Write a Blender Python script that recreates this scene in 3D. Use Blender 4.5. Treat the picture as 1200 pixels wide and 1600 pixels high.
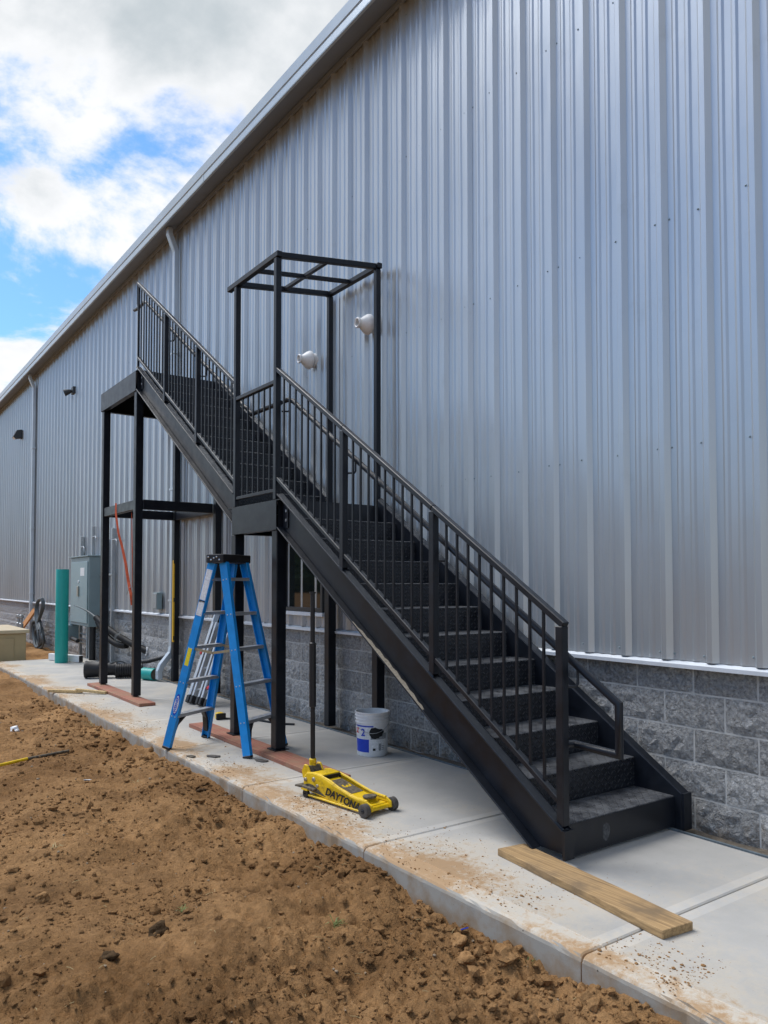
import bpy, bmesh, math, random
import numpy as np
from mathutils import Vector, Matrix

for o in list(bpy.data.objects):
    bpy.data.objects.remove(o, do_unlink=True)
random.seed(7)
RNG = np.random.default_rng(11)
scene = bpy.context.scene
COL = scene.collection
R = math.radians

# ------------------------------------------------------------------ camera
# world frame: x runs along the wall away from the viewer, y points out of the wall, z up; walkway top is z = 0
EYE = 1.48
YAW = math.atan(862 / 1210)
PITCH = math.atan(41 / 1210)
cam_data = bpy.data.cameras.new('camera')
cam = bpy.data.objects.new('camera', cam_data)
COL.objects.link(cam)
cam.location = (0, 0, EYE)
fwd = Vector((math.cos(YAW) * math.cos(PITCH), -math.sin(YAW) * math.cos(PITCH), math.sin(PITCH)))
cam.rotation_euler = fwd.to_track_quat('-Z', 'Y').to_euler()
cam_data.sensor_fit = 'VERTICAL'
cam_data.sensor_height = 36
cam_data.lens = 1210 / 1600 * 36
cam_data.shift_y = 70 / 1600
cam_data.clip_start = 0.05
cam_data.clip_end = 6000
scene.camera = cam
scene.render.resolution_x, scene.render.resolution_y = 768, 1024

# ------------------------------------------------------------------ sky, sun, exposure
SUN_DIR = Vector((0.50, 0.24, 0.90)).normalized()      # towards the sun
SUN_EL = math.asin(SUN_DIR.z)
SUN_AZ = math.atan2(SUN_DIR.x, SUN_DIR.y)
CLOUD_BANKS = [((0.8221, -0.2021, 0.5322), 0.3, 0.1), ((0.7646, -0.2969, 0.5721), 0.12, 0.06), ((0.7798, -0.3491, 0.5196), 0.055, -0.16), ((0.885, -0.2335, 0.4029), 0.085, -0.13), ((0.8383, -0.2933, 0.4596), 0.06, -0.1), ((0.9252, -0.1891, 0.3291), 0.08, 0.1), ((0.9048, -0.1451, 0.4003), 0.05, -0.1), ((0.8865, -0.1732, 0.4291), 0.055, 0.1), ((0.40, 0.72, 0.57), 0.34, -0.05), ((0.90, 0.40, 0.18), 0.22, 0.07)]
CLOUD_OFFSET = (18.2, 17.4, 1.4)
world = bpy.data.worlds.new('World')
scene.world = world
world.use_nodes = True
wn, wl = world.node_tree.nodes, world.node_tree.links
wn.clear()

def wnode(t, **kw):
    n = wn.new(t)
    for k, v in kw.items():
        if k.startswith('i_'):
            n.inputs[int(k[2:])].default_value = v
        else:
            setattr(n, k, v)
    return n

def wmath(op, a, b=None, c=None, clamp=False):
    n = wn.new('ShaderNodeMath'); n.operation = op; n.use_clamp = clamp
    for i, v in enumerate((a, b, c)):
        if v is None:
            continue
        if isinstance(v, (int, float)):
            n.inputs[i].default_value = v
        else:
            wl.new(v, n.inputs[i])
    return n.outputs[0]

w_out = wnode('ShaderNodeOutputWorld')
w_bg = wnode('ShaderNodeBackground')
wl.new(w_bg.outputs[0], w_out.inputs[0])
sky = wnode('ShaderNodeTexSky', sky_type='NISHITA', sun_disc=False, sun_elevation=SUN_EL, sun_rotation=SUN_AZ,
            air_density=1.15, dust_density=0.4, ozone_density=2.2)
tcw = wnode('ShaderNodeTexCoord')
sep = wnode('ShaderNodeSeparateXYZ'); wl.new(tcw.outputs['Generated'], sep.inputs[0])
zc = wmath('ADD', wmath('MAXIMUM', sep.outputs[2], 0.0), 0.22)
px = wmath('DIVIDE', sep.outputs[0], zc)
py = wmath('DIVIDE', sep.outputs[1], zc)
comb = wnode('ShaderNodeCombineXYZ'); wl.new(px, comb.inputs[0]); wl.new(py, comb.inputs[1])
cmap = wnode('ShaderNodeMapping'); wl.new(comb.outputs[0], cmap.inputs[0])
cmap.inputs['Location'].default_value = CLOUD_OFFSET
n1 = wnode('ShaderNodeTexNoise'); n1.inputs['Scale'].default_value = 1.9; n1.inputs['Detail'].default_value = 8
n1.inputs['Roughness'].default_value = 0.60; n1.inputs['Distortion'].default_value = 0.15
wl.new(cmap.outputs[0], n1.inputs['Vector'])
n2 = wnode('ShaderNodeTexNoise'); n2.inputs['Scale'].default_value = 3.4; n2.inputs['Detail'].default_value = 4
n2.inputs['Roughness'].default_value = 0.55
cmap2 = wnode('ShaderNodeMapping'); wl.new(comb.outputs[0], cmap2.inputs[0])
cmap2.inputs['Location'].default_value = (CLOUD_OFFSET[0] + 5.3, CLOUD_OFFSET[1] - 2.2, 1.7)
wl.new(cmap2.outputs[0], n2.inputs['Vector'])
# cloud banks and blue gaps in view, plus unseen ones added for the wall's reflections
field = n1.outputs['Fac']
wnrm = wnode('ShaderNodeVectorMath', operation='NORMALIZE'); wl.new(tcw.outputs['Generated'], wnrm.inputs[0])
for dvec, sig, amp in CLOUD_BANKS:
    dp = wnode('ShaderNodeVectorMath', operation='DOT_PRODUCT'); wl.new(wnrm.outputs[0], dp.inputs[0]); dp.inputs[1].default_value = dvec
    gsn = wmath('EXPONENT', wmath('DIVIDE', wmath('SUBTRACT', dp.outputs['Value'], 1.0), sig * sig))
    field = wmath('ADD', field, wmath('MULTIPLY', gsn, amp))
cov = wnode('ShaderNodeMapRange'); cov.interpolation_type = 'SMOOTHSTEP'
cov.inputs['From Min'].default_value = 0.455; cov.inputs['From Max'].default_value = 0.565
wl.new(field, cov.inputs['Value'])
# thicker cloud is greyer underneath, thin edges are white
thick = wnode('ShaderNodeMapRange'); thick.interpolation_type = 'SMOOTHSTEP'
thick.inputs['From Min'].default_value = 0.53; thick.inputs['From Max'].default_value = 0.74
wl.new(wmath('ADD', wmath('MULTIPLY', field, 0.66), wmath('MULTIPLY', n2.outputs['Fac'], 0.42)), thick.inputs['Value'])
ccol = wnode('ShaderNodeMix', data_type='RGBA')
wl.new(thick.outputs[0], ccol.inputs['Factor'])
ccol.inputs[6].default_value = (0.97, 0.98, 1.0, 1)
ccol.inputs[7].default_value = (0.54, 0.60, 0.64, 1)
skys = wnode('ShaderNodeMix', data_type='RGBA', blend_type='MULTIPLY'); skys.inputs['Factor'].default_value = 1
wl.new(sky.outputs[0], skys.inputs[6]); skys.inputs[7].default_value = (0.56, 0.80, 1.02, 1)
wmix = wnode('ShaderNodeMix', data_type='RGBA')
ccs = wnode('ShaderNodeVectorMath', operation='SCALE'); ccs.inputs['Scale'].default_value = 5.4
wl.new(ccol.outputs[2], ccs.inputs[0])
wl.new(cov.outputs[0], wmix.inputs['Factor']); wl.new(skys.outputs[2], wmix.inputs[6]); wl.new(ccs.outputs[0], wmix.inputs[7])
wl.new(wmix.outputs[2], w_bg.inputs['Color'])
w_bg.inputs['Strength'].default_value = 0.12

sun_data = bpy.data.lights.new('sun', 'SUN')
sun_data.energy = 2.0
sun_data.angle = R(34)
sun_data.color = (1.0, 0.965, 0.92)
sun = bpy.data.objects.new('sun', sun_data)
COL.objects.link(sun)
sun.rotation_euler = (-SUN_DIR).to_track_quat('-Z', 'Y').to_euler()
sun.location = (0, 10, 30)

vs = scene.view_settings
vs.view_transform = 'Standard'
vs.look = 'None'
vs.exposure = 0.68
vs.gamma = 1.0
vs.use_curve_mapping = False
scene.cycles.max_bounces = 7
scene.cycles.diffuse_bounces = 3
scene.cycles.glossy_bounces = 3

# ------------------------------------------------------------------ materials
MATS = {}

def pm(name, col, rough=0.6, metal=0.0, var=0.12, vscale=4.0, bump=0.0, bscale=60.0, rvar=0.0, spec=0.5, coat=0.0,
       stretch=(1, 1, 1), bdist=0.01, col2=None, detail=6.0, coords='world'):
    m = bpy.data.materials.new(name)
    m.use_nodes = True
    nt = m.node_tree; n = nt.nodes; l = nt.links
    b = n['Principled BSDF']
    b.inputs['Roughness'].default_value = rough
    b.inputs['Metallic'].default_value = metal
    b.inputs['Specular IOR Level'].default_value = spec
    b.inputs['Coat Weight'].default_value = coat
    b.inputs['Coat Roughness'].default_value = 0.12
    b.inputs['Base Color'].default_value = (*col, 1)
    if coords == 'world':
        src = n.new('ShaderNodeNewGeometry').outputs['Position']
    else:
        src = n.new('ShaderNodeTexCoord').outputs['Object']
    mp = n.new('ShaderNodeMapping'); mp.inputs['Scale'].default_value = stretch
    l.new(src, mp.inputs[0])
    if var > 0 or col2 is not None:
        t = n.new('ShaderNodeTexNoise'); t.inputs['Scale'].default_value = vscale; t.inputs['Detail'].default_value = detail
        t.inputs['Roughness'].default_value = 0.62
        l.new(mp.outputs[0], t.inputs['Vector'])
        mr = n.new('ShaderNodeMapRange'); mr.inputs['From Min'].default_value = 0.3; mr.inputs['From Max'].default_value = 0.7
        l.new(t.outputs['Fac'], mr.inputs['Value'])
        mx = n.new('ShaderNodeMix'); mx.data_type = 'RGBA'
        l.new(mr.outputs[0], mx.inputs['Factor'])
        ca = tuple(c * (1 - var) for c in col)
        cb = tuple(min(1, c * (1 + var)) for c in (col2 or col))
        mx.inputs[6].default_value = (*ca, 1); mx.inputs[7].default_value = (*cb, 1)
        l.new(mx.outputs[2], b.inputs['Base Color'])
        m['mixnode'] = mx.name
        if rvar > 0:
            mr2 = n.new('ShaderNodeMapRange'); mr2.inputs['From Min'].default_value = 0.3; mr2.inputs['From Max'].default_value = 0.7
            mr2.inputs['To Min'].default_value = max(0.02, rough - rvar); mr2.inputs['To Max'].default_value = min(1, rough + rvar)
            l.new(t.outputs['Fac'], mr2.inputs['Value']); l.new(mr2.outputs[0], b.inputs['Roughness'])
    if bump > 0:
        t2 = n.new('ShaderNodeTexNoise'); t2.inputs['Scale'].default_value = bscale; t2.inputs['Detail'].default_value = 8
        t2.inputs['Roughness'].default_value = 0.6
        l.new(mp.outputs[0], t2.inputs['Vector'])
        bp = n.new('ShaderNodeBump'); bp.inputs['Strength'].default_value = bump; bp.inputs['Distance'].default_value = bdist
        l.new(t2.outputs['Fac'], bp.inputs['Height']); l.new(bp.outputs[0], b.inputs['Normal'])
    MATS[name] = m
    return m

M_STEEL = pm('black_painted_steel', (0.0062, 0.0085, 0.0135), 0.39, var=0.3, spec=0.4, vscale=9, rvar=0.07, bump=0.06, bscale=180, bdist=0.002)
M_ALU = pm('mill_aluminium', (0.62, 0.63, 0.64), 0.38, metal=0.9, var=0.1, vscale=20, rvar=0.08)
M_GALV = pm('galvanised_steel', (0.42, 0.45, 0.47), 0.45, metal=0.75, var=0.15, vscale=30, rvar=0.1)
M_TRIM = pm('white_trim', (0.70, 0.73, 0.76), 0.5, metal=0.0, var=0.06, vscale=6)
M_GUT = pm('gutter_paint', (0.47, 0.54, 0.59), 0.34, metal=0.35, var=0.07, vscale=3)
M_SOFF = pm('soffit_paint', (0.22, 0.25, 0.29), 0.5, metal=0.2, var=0.06, vscale=3)
M_DSP = pm('downspout_paint', (0.50, 0.57, 0.63), 0.36, metal=0.3, var=0.06, vscale=5)
M_MORTAR = pm('mortar', (0.48, 0.475, 0.455), 0.95, var=0.15, vscale=14, bump=0.5, bscale=200, bdist=0.004)
M_FOAM = pm('joint_filler', (0.12, 0.15, 0.17), 0.85, var=0.25, vscale=14, bump=0.4, bscale=90)
M_GRAVEL = pm('gravel_dirt', (0.15, 0.125, 0.095), 0.95, var=0.4, vscale=22, bump=0.9, bscale=120, bdist=0.012)
M_BLACKP = pm('black_plastic', (0.010, 0.010, 0.011), 0.52, var=0.2, vscale=20, rvar=0.08)
M_RUBBER = pm('grey_rubber', (0.085, 0.075, 0.065), 0.75, var=0.25, vscale=40)
M_BLUE = pm('blue_fibreglass', (0.006, 0.27, 0.70), 0.42, var=0.12, vscale=10, rvar=0.06)
M_YEL = pm('yellow_paint', (0.80, 0.52, 0.012), 0.34, var=0.10, vscale=22, rvar=0.1, bump=0.05, bscale=160, bdist=0.002)
def add_grime(m, col, lo, hi, scale, mx_=0.8):
    nt = m.node_tree; n = nt.nodes; l = nt.links; b = n['Principled BSDF']
    src = b.inputs['Base Color'].links[0].from_socket
    g = n.new('ShaderNodeNewGeometry'); t = n.new('ShaderNodeTexNoise')
    t.inputs['Scale'].default_value = scale; t.inputs['Detail'].default_value = 9; t.inputs['Roughness'].default_value = 0.7
    l.new(g.outputs['Position'], t.inputs['Vector'])
    mr = n.new('ShaderNodeMapRange'); mr.inputs['From Min'].default_value = lo; mr.inputs['From Max'].default_value = hi; mr.inputs['To Max'].default_value = mx_
    l.new(t.outputs['Fac'], mr.inputs['Value'])
    mx = n.new('ShaderNodeMix'); mx.data_type = 'RGBA'
    l.new(mr.outputs[0], mx.inputs['Factor']); l.new(src, mx.inputs[6]); mx.inputs[7].default_value = (*col, 1)
    l.new(mx.outputs[2], b.inputs['Base Color'])

add_grime(M_YEL, (0.10, 0.075, 0.035), 0.55, 0.72, 17, 0.75)
add_grime(M_BLUE, (0.16, 0.19, 0.22), 0.58, 0.72, 12, 0.55)
add_grime(M_STEEL, (0.028, 0.032, 0.038), 0.56, 0.80, 5, 0.5)
M_GRIME = pm('grimy_black', (0.05, 0.043, 0.033), 0.7, var=0.5, vscale=45, col2=(0.13, 0.105, 0.07))
M_BOLT = pm('zinc_bolt', (0.45, 0.42, 0.36), 0.4, metal=0.8, var=0.25, vscale=60)
M_WHITEP = pm('white_plastic', (0.80, 0.80, 0.79), 0.42, var=0.06, vscale=14, rvar=0.05)
M_WHITES = pm('white_sticker', (0.74, 0.75, 0.75), 0.5, var=0.18, vscale=60)
M_YELS = pm('yellow_sticker', (0.85, 0.70, 0.02), 0.5, var=0.15, vscale=70)
M_BLUES = pm('blue_print', (0.012, 0.055, 0.50), 0.42, var=0.10, vscale=60)
M_REDS = pm('red_print', (0.62, 0.035, 0.025), 0.45, var=0.08)
M_BLACKS = pm('black_print', (0.010, 0.010, 0.011), 0.6, var=0.2)
M_GREYS = pm('grey_print', (0.30, 0.31, 0.32), 0.6, var=0.4, vscale=120)
M_TEAL = pm('teal_pvc', (0.008, 0.33, 0.29), 0.38, var=0.06, vscale=6)
M_CAB = pm('cabinet_grey', (0.20, 0.27, 0.29), 0.45, var=0.05, vscale=5)
M_CABD = pm('cabinet_door', (0.23, 0.33, 0.36), 0.40, var=0.05, vscale=5)
M_TAN = pm('tan_paint', (0.42, 0.32, 0.175), 0.55, var=0.07, vscale=5)
M_TANT = pm('tan_lid', (0.54, 0.44, 0.29), 0.55, var=0.08, vscale=7)
M_CABLE = pm('grey_cable', (0.09, 0.11, 0.12), 0.55, var=0.15, vscale=20)
M_ORANGE = pm('orange_strap', (0.62, 0.10, 0.03), 0.7, var=0.2, vscale=40)
M_TANSPR = pm('spreader_metal', (0.42, 0.37, 0.24), 0.45, metal=0.5, var=0.2, vscale=30)
M_FIXT = pm('fixture_bronze', (0.025, 0.03, 0.036), 0.45, var=0.15)
M_REDCAP = pm('red_plastic', (0.55, 0.02, 0.02), 0.4, var=0.1)
M_GRASS = pm('grass_blade', (0.16, 0.19, 0.05), 0.7, var=0.35, vscale=40)
M_STRAW = pm('dry_straw', (0.42, 0.33, 0.16), 0.8, var=0.3, vscale=40)
M_STONE = pm('pebble', (0.25, 0.19, 0.125), 0.85, var=0.3, vscale=14, coords='world')
M_BLOB = pm('black_overspray', (0.012, 0.012, 0.013), 0.75, var=0.3, vscale=60)


def wood(name, c1, c2, grain=(2.2, 85, 85), stain=None):
    m = pm(name, c1, 0.78, var=0.26, vscale=1.0, stretch=grain, bump=0.35, bscale=2.0, bdist=0.004, col2=c2, detail=8)
    if stain:
        nt = m.node_tree; n = nt.nodes; l = nt.links
        b = n['Principled BSDF']; mx0 = n[m['mixnode']]
        t = n.new('ShaderNodeTexNoise'); t.inputs['Scale'].default_value = 5; t.inputs['Detail'].default_value = 7
        g = n.new('ShaderNodeNewGeometry'); l.new(g.outputs['Position'], t.inputs['Vector'])
        mr = n.new('ShaderNodeMapRange'); mr.inputs['From Min'].default_value = 0.46; mr.inputs['From Max'].default_value = 0.64
        l.new(t.outputs['Fac'], mr.inputs['Value'])
        mx = n.new('ShaderNodeMix'); mx.data_type = 'RGBA'
        l.new(mr.outputs[0], mx.inputs['Factor']); l.new(mx0.outputs[2], mx.inputs[6]); mx.inputs[7].default_value = (*stain, 1)
        l.new(mx.outputs[2], b.inputs['Base Color'])
    return m

M_WOOD = wood('treated_pine', (0.285, 0.178, 0.080), (0.41, 0.265, 0.122), stain=(0.20, 0.135, 0.072))
M_WOODR = wood('red_stained_pine', (0.27, 0.095, 0.062), (0.36, 0.15, 0.095), stain=(0.30, 0.17, 0.10))
M_WOODP = wood('pale_pine', (0.50, 0.34, 0.15), (0.60, 0.44, 0.22))
M_WOODO = wood('orange_pine', (0.46, 0.19, 0.06), (0.56, 0.26, 0.09), grain=(30, 30, 1.5))


def mat_panel():
    m = pm('metallic_wall_sheet', (0.485, 0.515, 0.535), 0.33, metal=0.56, var=0.06, vscale=1.1, rvar=0.035, stretch=(1, 1, 0.35))
    nt = m.node_tree; n = nt.nodes; l = nt.links; b = n['Principled BSDF']
    g = n.new('ShaderNodeNewGeometry')
    mp = n.new('ShaderNodeMapping'); mp.inputs['Scale'].default_value = (2.2, 1, 0.55); l.new(g.outputs['Position'], mp.inputs[0])
    t = n.new('ShaderNodeTexNoise'); t.inputs['Scale'].default_value = 1.6; t.inputs['Detail'].default_value = 2
    l.new(mp.outputs[0], t.inputs['Vector'])
    bp = n.new('ShaderNodeBump'); bp.inputs['Strength'].default_value = 0.35; bp.inputs['Distance'].default_value = 0.02
    l.new(t.outputs['Fac'], bp.inputs['Height']); l.new(bp.outputs[0], b.inputs['Normal'])
    return m

M_PANEL = mat_panel()
add_grime(M_PANEL, (0.30, 0.285, 0.25), 0.60, 0.85, 2.3, 0.4)


def mat_block():
    m = pm('split_face_block', (0.295, 0.295, 0.292), 0.93, var=0.24, vscale=48, col2=(0.465, 0.462, 0.452), detail=6)
    nt = m.node_tree; n = nt.nodes; l = nt.links; b = n['Principled BSDF']
    g = n.new('ShaderNodeNewGeometry')
    t = n.new('ShaderNodeTexNoise'); t.inputs['Scale'].default_value = 30; t.inputs['Detail'].default_value = 6
    t.inputs['Roughness'].default_value = 0.62; t.inputs['Distortion'].default_value = 0.8
    l.new(g.outputs['Position'], t.inputs['Vector'])
    bp = n.new('ShaderNodeBump'); bp.inputs['Strength'].default_value = 1.0; bp.inputs['Distance'].default_value = 0.055
    l.new(t.outputs['Fac'], bp.inputs['Height']); l.new(bp.outputs[0], b.inputs['Normal'])
    oi = n.new('ShaderNodeObjectInfo')
    hs = n.new('ShaderNodeHueSaturation')
    mr = n.new('ShaderNodeMapRange'); mr.inputs['To Min'].default_value = 0.80; mr.inputs['To Max'].default_value = 1.16
    l.new(oi.outputs['Random'], mr.inputs['Value']); l.new(mr.outputs[0], hs.inputs['Value'])
    l.new(n[m['mixnode']].outputs[2], hs.inputs['Color'])
    sz = n.new('ShaderNodeSeparateXYZ'); l.new(g.outputs['Position'], sz.inputs[0])
    ts = n.new('ShaderNodeTexNoise'); ts.inputs['Scale'].default_value = 9; ts.inputs['Detail'].default_value = 7; ts.inputs['Roughness'].default_value = 0.7
    l.new(g.outputs['Position'], ts.inputs['Vector'])
    sb_ = n.new('ShaderNodeMath'); sb_.operation = 'MULTIPLY_ADD'; l.new(sz.outputs[2], sb_.inputs[0]); sb_.inputs[1].default_value = -0.9; l.new(ts.outputs['Fac'], sb_.inputs[2])
    ms = n.new('ShaderNodeMapRange'); ms.inputs['From Min'].default_value = 0.44; ms.inputs['From Max'].default_value = 0.62; ms.inputs['To Max'].default_value = 0.6
    l.new(sb_.outputs[0], ms.inputs['Value'])
    mm = n.new('ShaderNodeMix'); mm.data_type = 'RGBA'; l.new(ms.outputs[0], mm.inputs['Factor'])
    l.new(hs.outputs[0], mm.inputs[6]); mm.inputs[7].default_value = (0.26, 0.195, 0.125, 1)
    l.new(mm.outputs[2], b.inputs['Base Color'])
    return m

M_BLOCK = mat_block()


def mat_diamond():
    """dark steel tread plate: raised lozenges turned left and right by turns, with pale scuffs"""
    m = pm('tread_plate', (0.012, 0.014, 0.019), 0.34, var=0.3, vscale=11, rvar=0.08)
    nt = m.node_tree; n = nt.nodes; l = nt.links; b = n['Principled BSDF']

    def mt(op, a, bb=None):
        k = n.new('ShaderNodeMath'); k.operation = op
        for i, v in enumerate((a, bb)):
            if v is None:
                continue
            if isinstance(v, (int, float)):
                k.inputs[i].default_value = v
            else:
                l.new(v, k.inputs[i])
        return k.outputs[0]
    uv = n.new('ShaderNodeUVMap')
    s = n.new('ShaderNodeSeparateXYZ'); l.new(uv.outputs[0], s.inputs[0])
    N = 1 / 0.031
    u = mt('MULTIPLY', s.outputs[0], N); v = mt('MULTIPLY', s.outputs[1], N)
    cu, cv = mt('FLOOR', u), mt('FLOOR', v)
    fu, fv = mt('SUBTRACT', mt('FRACT', u), 0.5), mt('SUBTRACT', mt('FRACT', v), 0.5)
    par = mt('FLOORED_MODULO', mt('ADD', cu, cv), 2.0)
    sg = mt('SUBTRACT', mt('MULTIPLY', par, 2.0), 1.0)
    fvs = mt('MULTIPLY', fv, sg)
    a = mt('MULTIPLY', mt('ADD', fu, fvs), 0.707); c = mt('MULTIPLY', mt('SUBTRACT', fu, fvs), 0.707)
    d = mt('ADD', mt('POWER', mt('ABSOLUTE', mt('DIVIDE', a, 0.52)), 2.0), mt('POWER', mt('ABSOLUTE', mt('DIVIDE', c, 0.17)), 2.0))
    h = mt('SQRT', mt('MAXIMUM', mt('SUBTRACT', 1.0, d), 0.0))
    bp = n.new('ShaderNodeBump'); bp.inputs['Strength'].default_value = 1.0; bp.inputs['Distance'].default_value = 0.011
    l.new(h, bp.inputs['Height']); l.new(bp.outputs[0], b.inputs['Normal'])
    # dusty scuffs on the walked-on faces; worn lozenge tops painted paler for highlights
    g = n.new('ShaderNodeNewGeometry')
    t = n.new('ShaderNodeTexNoise'); t.inputs['Scale'].default_value = 7; t.inputs['Detail'].default_value = 8; t.inputs['Roughness'].default_value = 0.7
    l.new(g.outputs['Position'], t.inputs['Vector'])
    mr = n.new('ShaderNodeMapRange'); mr.inputs['From Min'].default_value = 0.38; mr.inputs['From Max'].default_value = 0.66
    mr.inputs['To Min'].default_value = 0.14; mr.inputs['To Max'].default_value = 0.95
    l.new(t.outputs['Fac'], mr.inputs['Value'])
    sn = n.new('ShaderNodeSeparateXYZ'); l.new(g.outputs['True Normal'], sn.inputs[0])
    up = mt('MAXIMUM', mt('MULTIPLY', mt('MAXIMUM', sn.outputs[2], 0.0), mr.outputs[0]), mt('MULTIPLY', h, 0.13))
    mx = n.new('ShaderNodeMix'); mx.data_type = 'RGBA'
    l.new(up, mx.inputs['Factor']); l.new(n[m['mixnode']].outputs[2], mx.inputs[6]); mx.inputs[7].default_value = (0.175, 0.18, 0.188, 1)
    l.new(mx.outputs[2], b.inputs['Base Color'])
    return m

M_TREAD = mat_diamond()


def mat_concrete():
    m = pm('broomed_concrete', (0.415, 0.402, 0.374), 0.86, var=0.13, vscale=1.7, detail=10, bump=0.25, bscale=150, bdist=0.003)
    nt = m.node_tree; n = nt.nodes; l = nt.links; b = n['Principled BSDF']
    g = n.new('ShaderNodeNewGeometry')
    s = n.new('ShaderNodeSeparateXYZ'); l.new(g.outputs['Position'], s.inputs[0])

    def mt(op, a, bb=None, clamp=False):
        k = n.new('ShaderNodeMath'); k.operation = op; k.use_clamp = clamp
        for i, v in enumerate((a, bb)):
            if v is None:
                continue
            if isinstance(v, (int, float)):
                k.inputs[i].default_value = v
            else:
                l.new(v, k.inputs[i])
        return k.outputs[0]

    def noise(sc, det, ro, dist=0.0):
        t = n.new('ShaderNodeTexNoise'); t.inputs['Scale'].default_value = sc; t.inputs['Detail'].default_value = det
        t.inputs['Roughness'].default_value = ro; t.inputs['Distortion'].default_value = dist
        l.new(g.outputs['Position'], t.inputs['Vector']); return t.outputs['Fac']
    # trodden soil lies along the outer border of the walk
    edge = n.new('ShaderNodeMapRange'); edge.inputs['From Min'].default_value = -3.1; edge.inputs['From Max'].default_value = -2.5
    edge.inputs['To Min'].default_value = -0.15; edge.inputs['To Max'].default_value = 0.055
    l.new(s.outputs[1], edge.inputs['Value'])
    dirt = n.new('ShaderNodeMapRange'); dirt.inputs['From Min'].default_value = 0.505; dirt.inputs['From Max'].default_value = 0.605
    dirt.inputs['To Max'].default_value = 0.9
    f = mt('ADD', mt('ADD', mt('MULTIPLY', noise(1.7, 3, 0.5), 0.50), mt('MULTIPLY', noise(19, 10, 0.80, 0.4), 0.53)), edge.outputs[0])
    for gx_, gy_, sx_, sy_, am_ in ((2.95, -2.68, 0.55, 0.16, 0.075), (4.35, -2.62, 0.5, 0.14, 0.06), (5.35, -2.60, 0.45, 0.14, 0.07), (7.0, -2.62, 0.5, 0.14, 0.05), (2.05, -2.52, 0.18, 0.08, 0.09)):
        q_ = mt('ADD', mt('POWER', mt('ABSOLUTE', mt('DIVIDE', mt('SUBTRACT', s.outputs[0], gx_), sx_)), 2.0), mt('POWER', mt('ABSOLUTE', mt('DIVIDE', mt('SUBTRACT', s.outputs[1], gy_), sy_)), 2.0))
        f = mt('ADD', f, mt('MULTIPLY', mt('EXPONENT', mt('MULTIPLY', q_, -1.0)), am_))
    l.new(f, dirt.inputs['Value'])
    film = n.new('ShaderNodeMapRange'); film.inputs['From Min'].default_value = 0.36; film.inputs['From Max'].default_value = 0.58
    film.inputs['To Max'].default_value = 0.60
    l.new(f, film.inputs['Value'])
    mx1 = n.new('ShaderNodeMix'); mx1.data_type = 'RGBA'
    l.new(film.outputs[0], mx1.inputs['Factor']); l.new(n[m['mixnode']].outputs[2], mx1.inputs[6]); mx1.inputs[7].default_value = (0.56, 0.47, 0.335, 1)
    mx2 = n.new('ShaderNodeMix'); mx2.data_type = 'RGBA'
    l.new(dirt.outputs[0], mx2.inputs['Factor']); l.new(mx1.outputs[2], mx2.inputs[6]); mx2.inputs[7].default_value = (0.33, 0.20, 0.095, 1)
    # small dark specks
    sp = n.new('ShaderNodeMapRange'); sp.inputs['From Min'].default_value = 0.685; sp.inputs['From Max'].default_value = 0.72
    sp.inputs['To Max'].default_value = 0.6
    l.new(noise(34, 4, 0.6), sp.inputs['Value'])
    mx3 = n.new('ShaderNodeMix'); mx3.data_type = 'RGBA'
    l.new(sp.outputs[0], mx3.inputs['Factor']); l.new(mx2.outputs[2], mx3.inputs[6]); mx3.inputs[7].default_value = (0.16, 0.125, 0.085, 1)
    # formed face: greyer with soil splashed up from below
    sn = n.new('ShaderNodeSeparateXYZ'); l.new(g.outputs['True Normal'], sn.inputs[0])
    side = mt('GREATER_THAN', sn.outputs[1], 0.8)
    spl = n.new('ShaderNodeMapRange'); spl.inputs['From Min'].default_value = 0.45; spl.inputs['From Max'].default_value = 0.66
    spl.inputs['To Max'].default_value = 0.8
    l.new(mt('SUBTRACT', noise(5, 9, 0.65), mt('MULTIPLY', s.outputs[2], 0.55)), spl.inputs['Value'])
    mxs = n.new('ShaderNodeMix'); mxs.data_type = 'RGBA'
    l.new(spl.outputs[0], mxs.inputs['Factor']); mxs.inputs[6].default_value = (0.315, 0.30, 0.265, 1); mxs.inputs[7].default_value = (0.25, 0.165, 0.085, 1)
    mx4 = n.new('ShaderNodeMix'); mx4.data_type = 'RGBA'
    l.new(side, mx4.inputs['Factor']); l.new(mx3.outputs[2], mx4.inputs[6]); l.new(mxs.outputs[2], mx4.inputs[7])
    # hand-tooled margins along the joints and the outer edge are trowelled smooth and paler
    fr = mt('SUBTRACT', mt('FRACT', mt('ADD', mt('DIVIDE', mt('SUBTRACT', s.outputs[0], 2.10), 1.5535), 0.5)), 0.5)
    tool = mt('MAXIMUM', mt('LESS_THAN', mt('ABSOLUTE', fr), 0.045), mt('GREATER_THAN', s.outputs[1], -2.602))
    hs = n.new('ShaderNodeHueSaturation'); l.new(mx4.outputs[2], hs.inputs['Color'])
    l.new(mt('ADD', 1.0, mt('MULTIPLY', tool, 0.13)), hs.inputs['Value'])
    # dark pits left by air bubbles, on the formed face above all
    pit = n.new('ShaderNodeTexVoronoi'); pit.inputs['Scale'].default_value = 26; l.new(g.outputs['Position'], pit.inputs['Vector'])
    pf = mt('MULTIPLY', mt('LESS_THAN', pit.outputs['Distance'], 0.10), mt('MULTIPLY', side, mt('GREATER_THAN', noise(4, 3, 0.6), 0.54)))
    mx5 = n.new('ShaderNodeMix'); mx5.data_type = 'RGBA'
    l.new(pf, mx5.inputs['Factor']); l.new(hs.outputs[0], mx5.inputs[6]); mx5.inputs[7].default_value = (0.10, 0.085, 0.065, 1)
    l.new(mx5.outputs[2], b.inputs['Base Color'])
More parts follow.
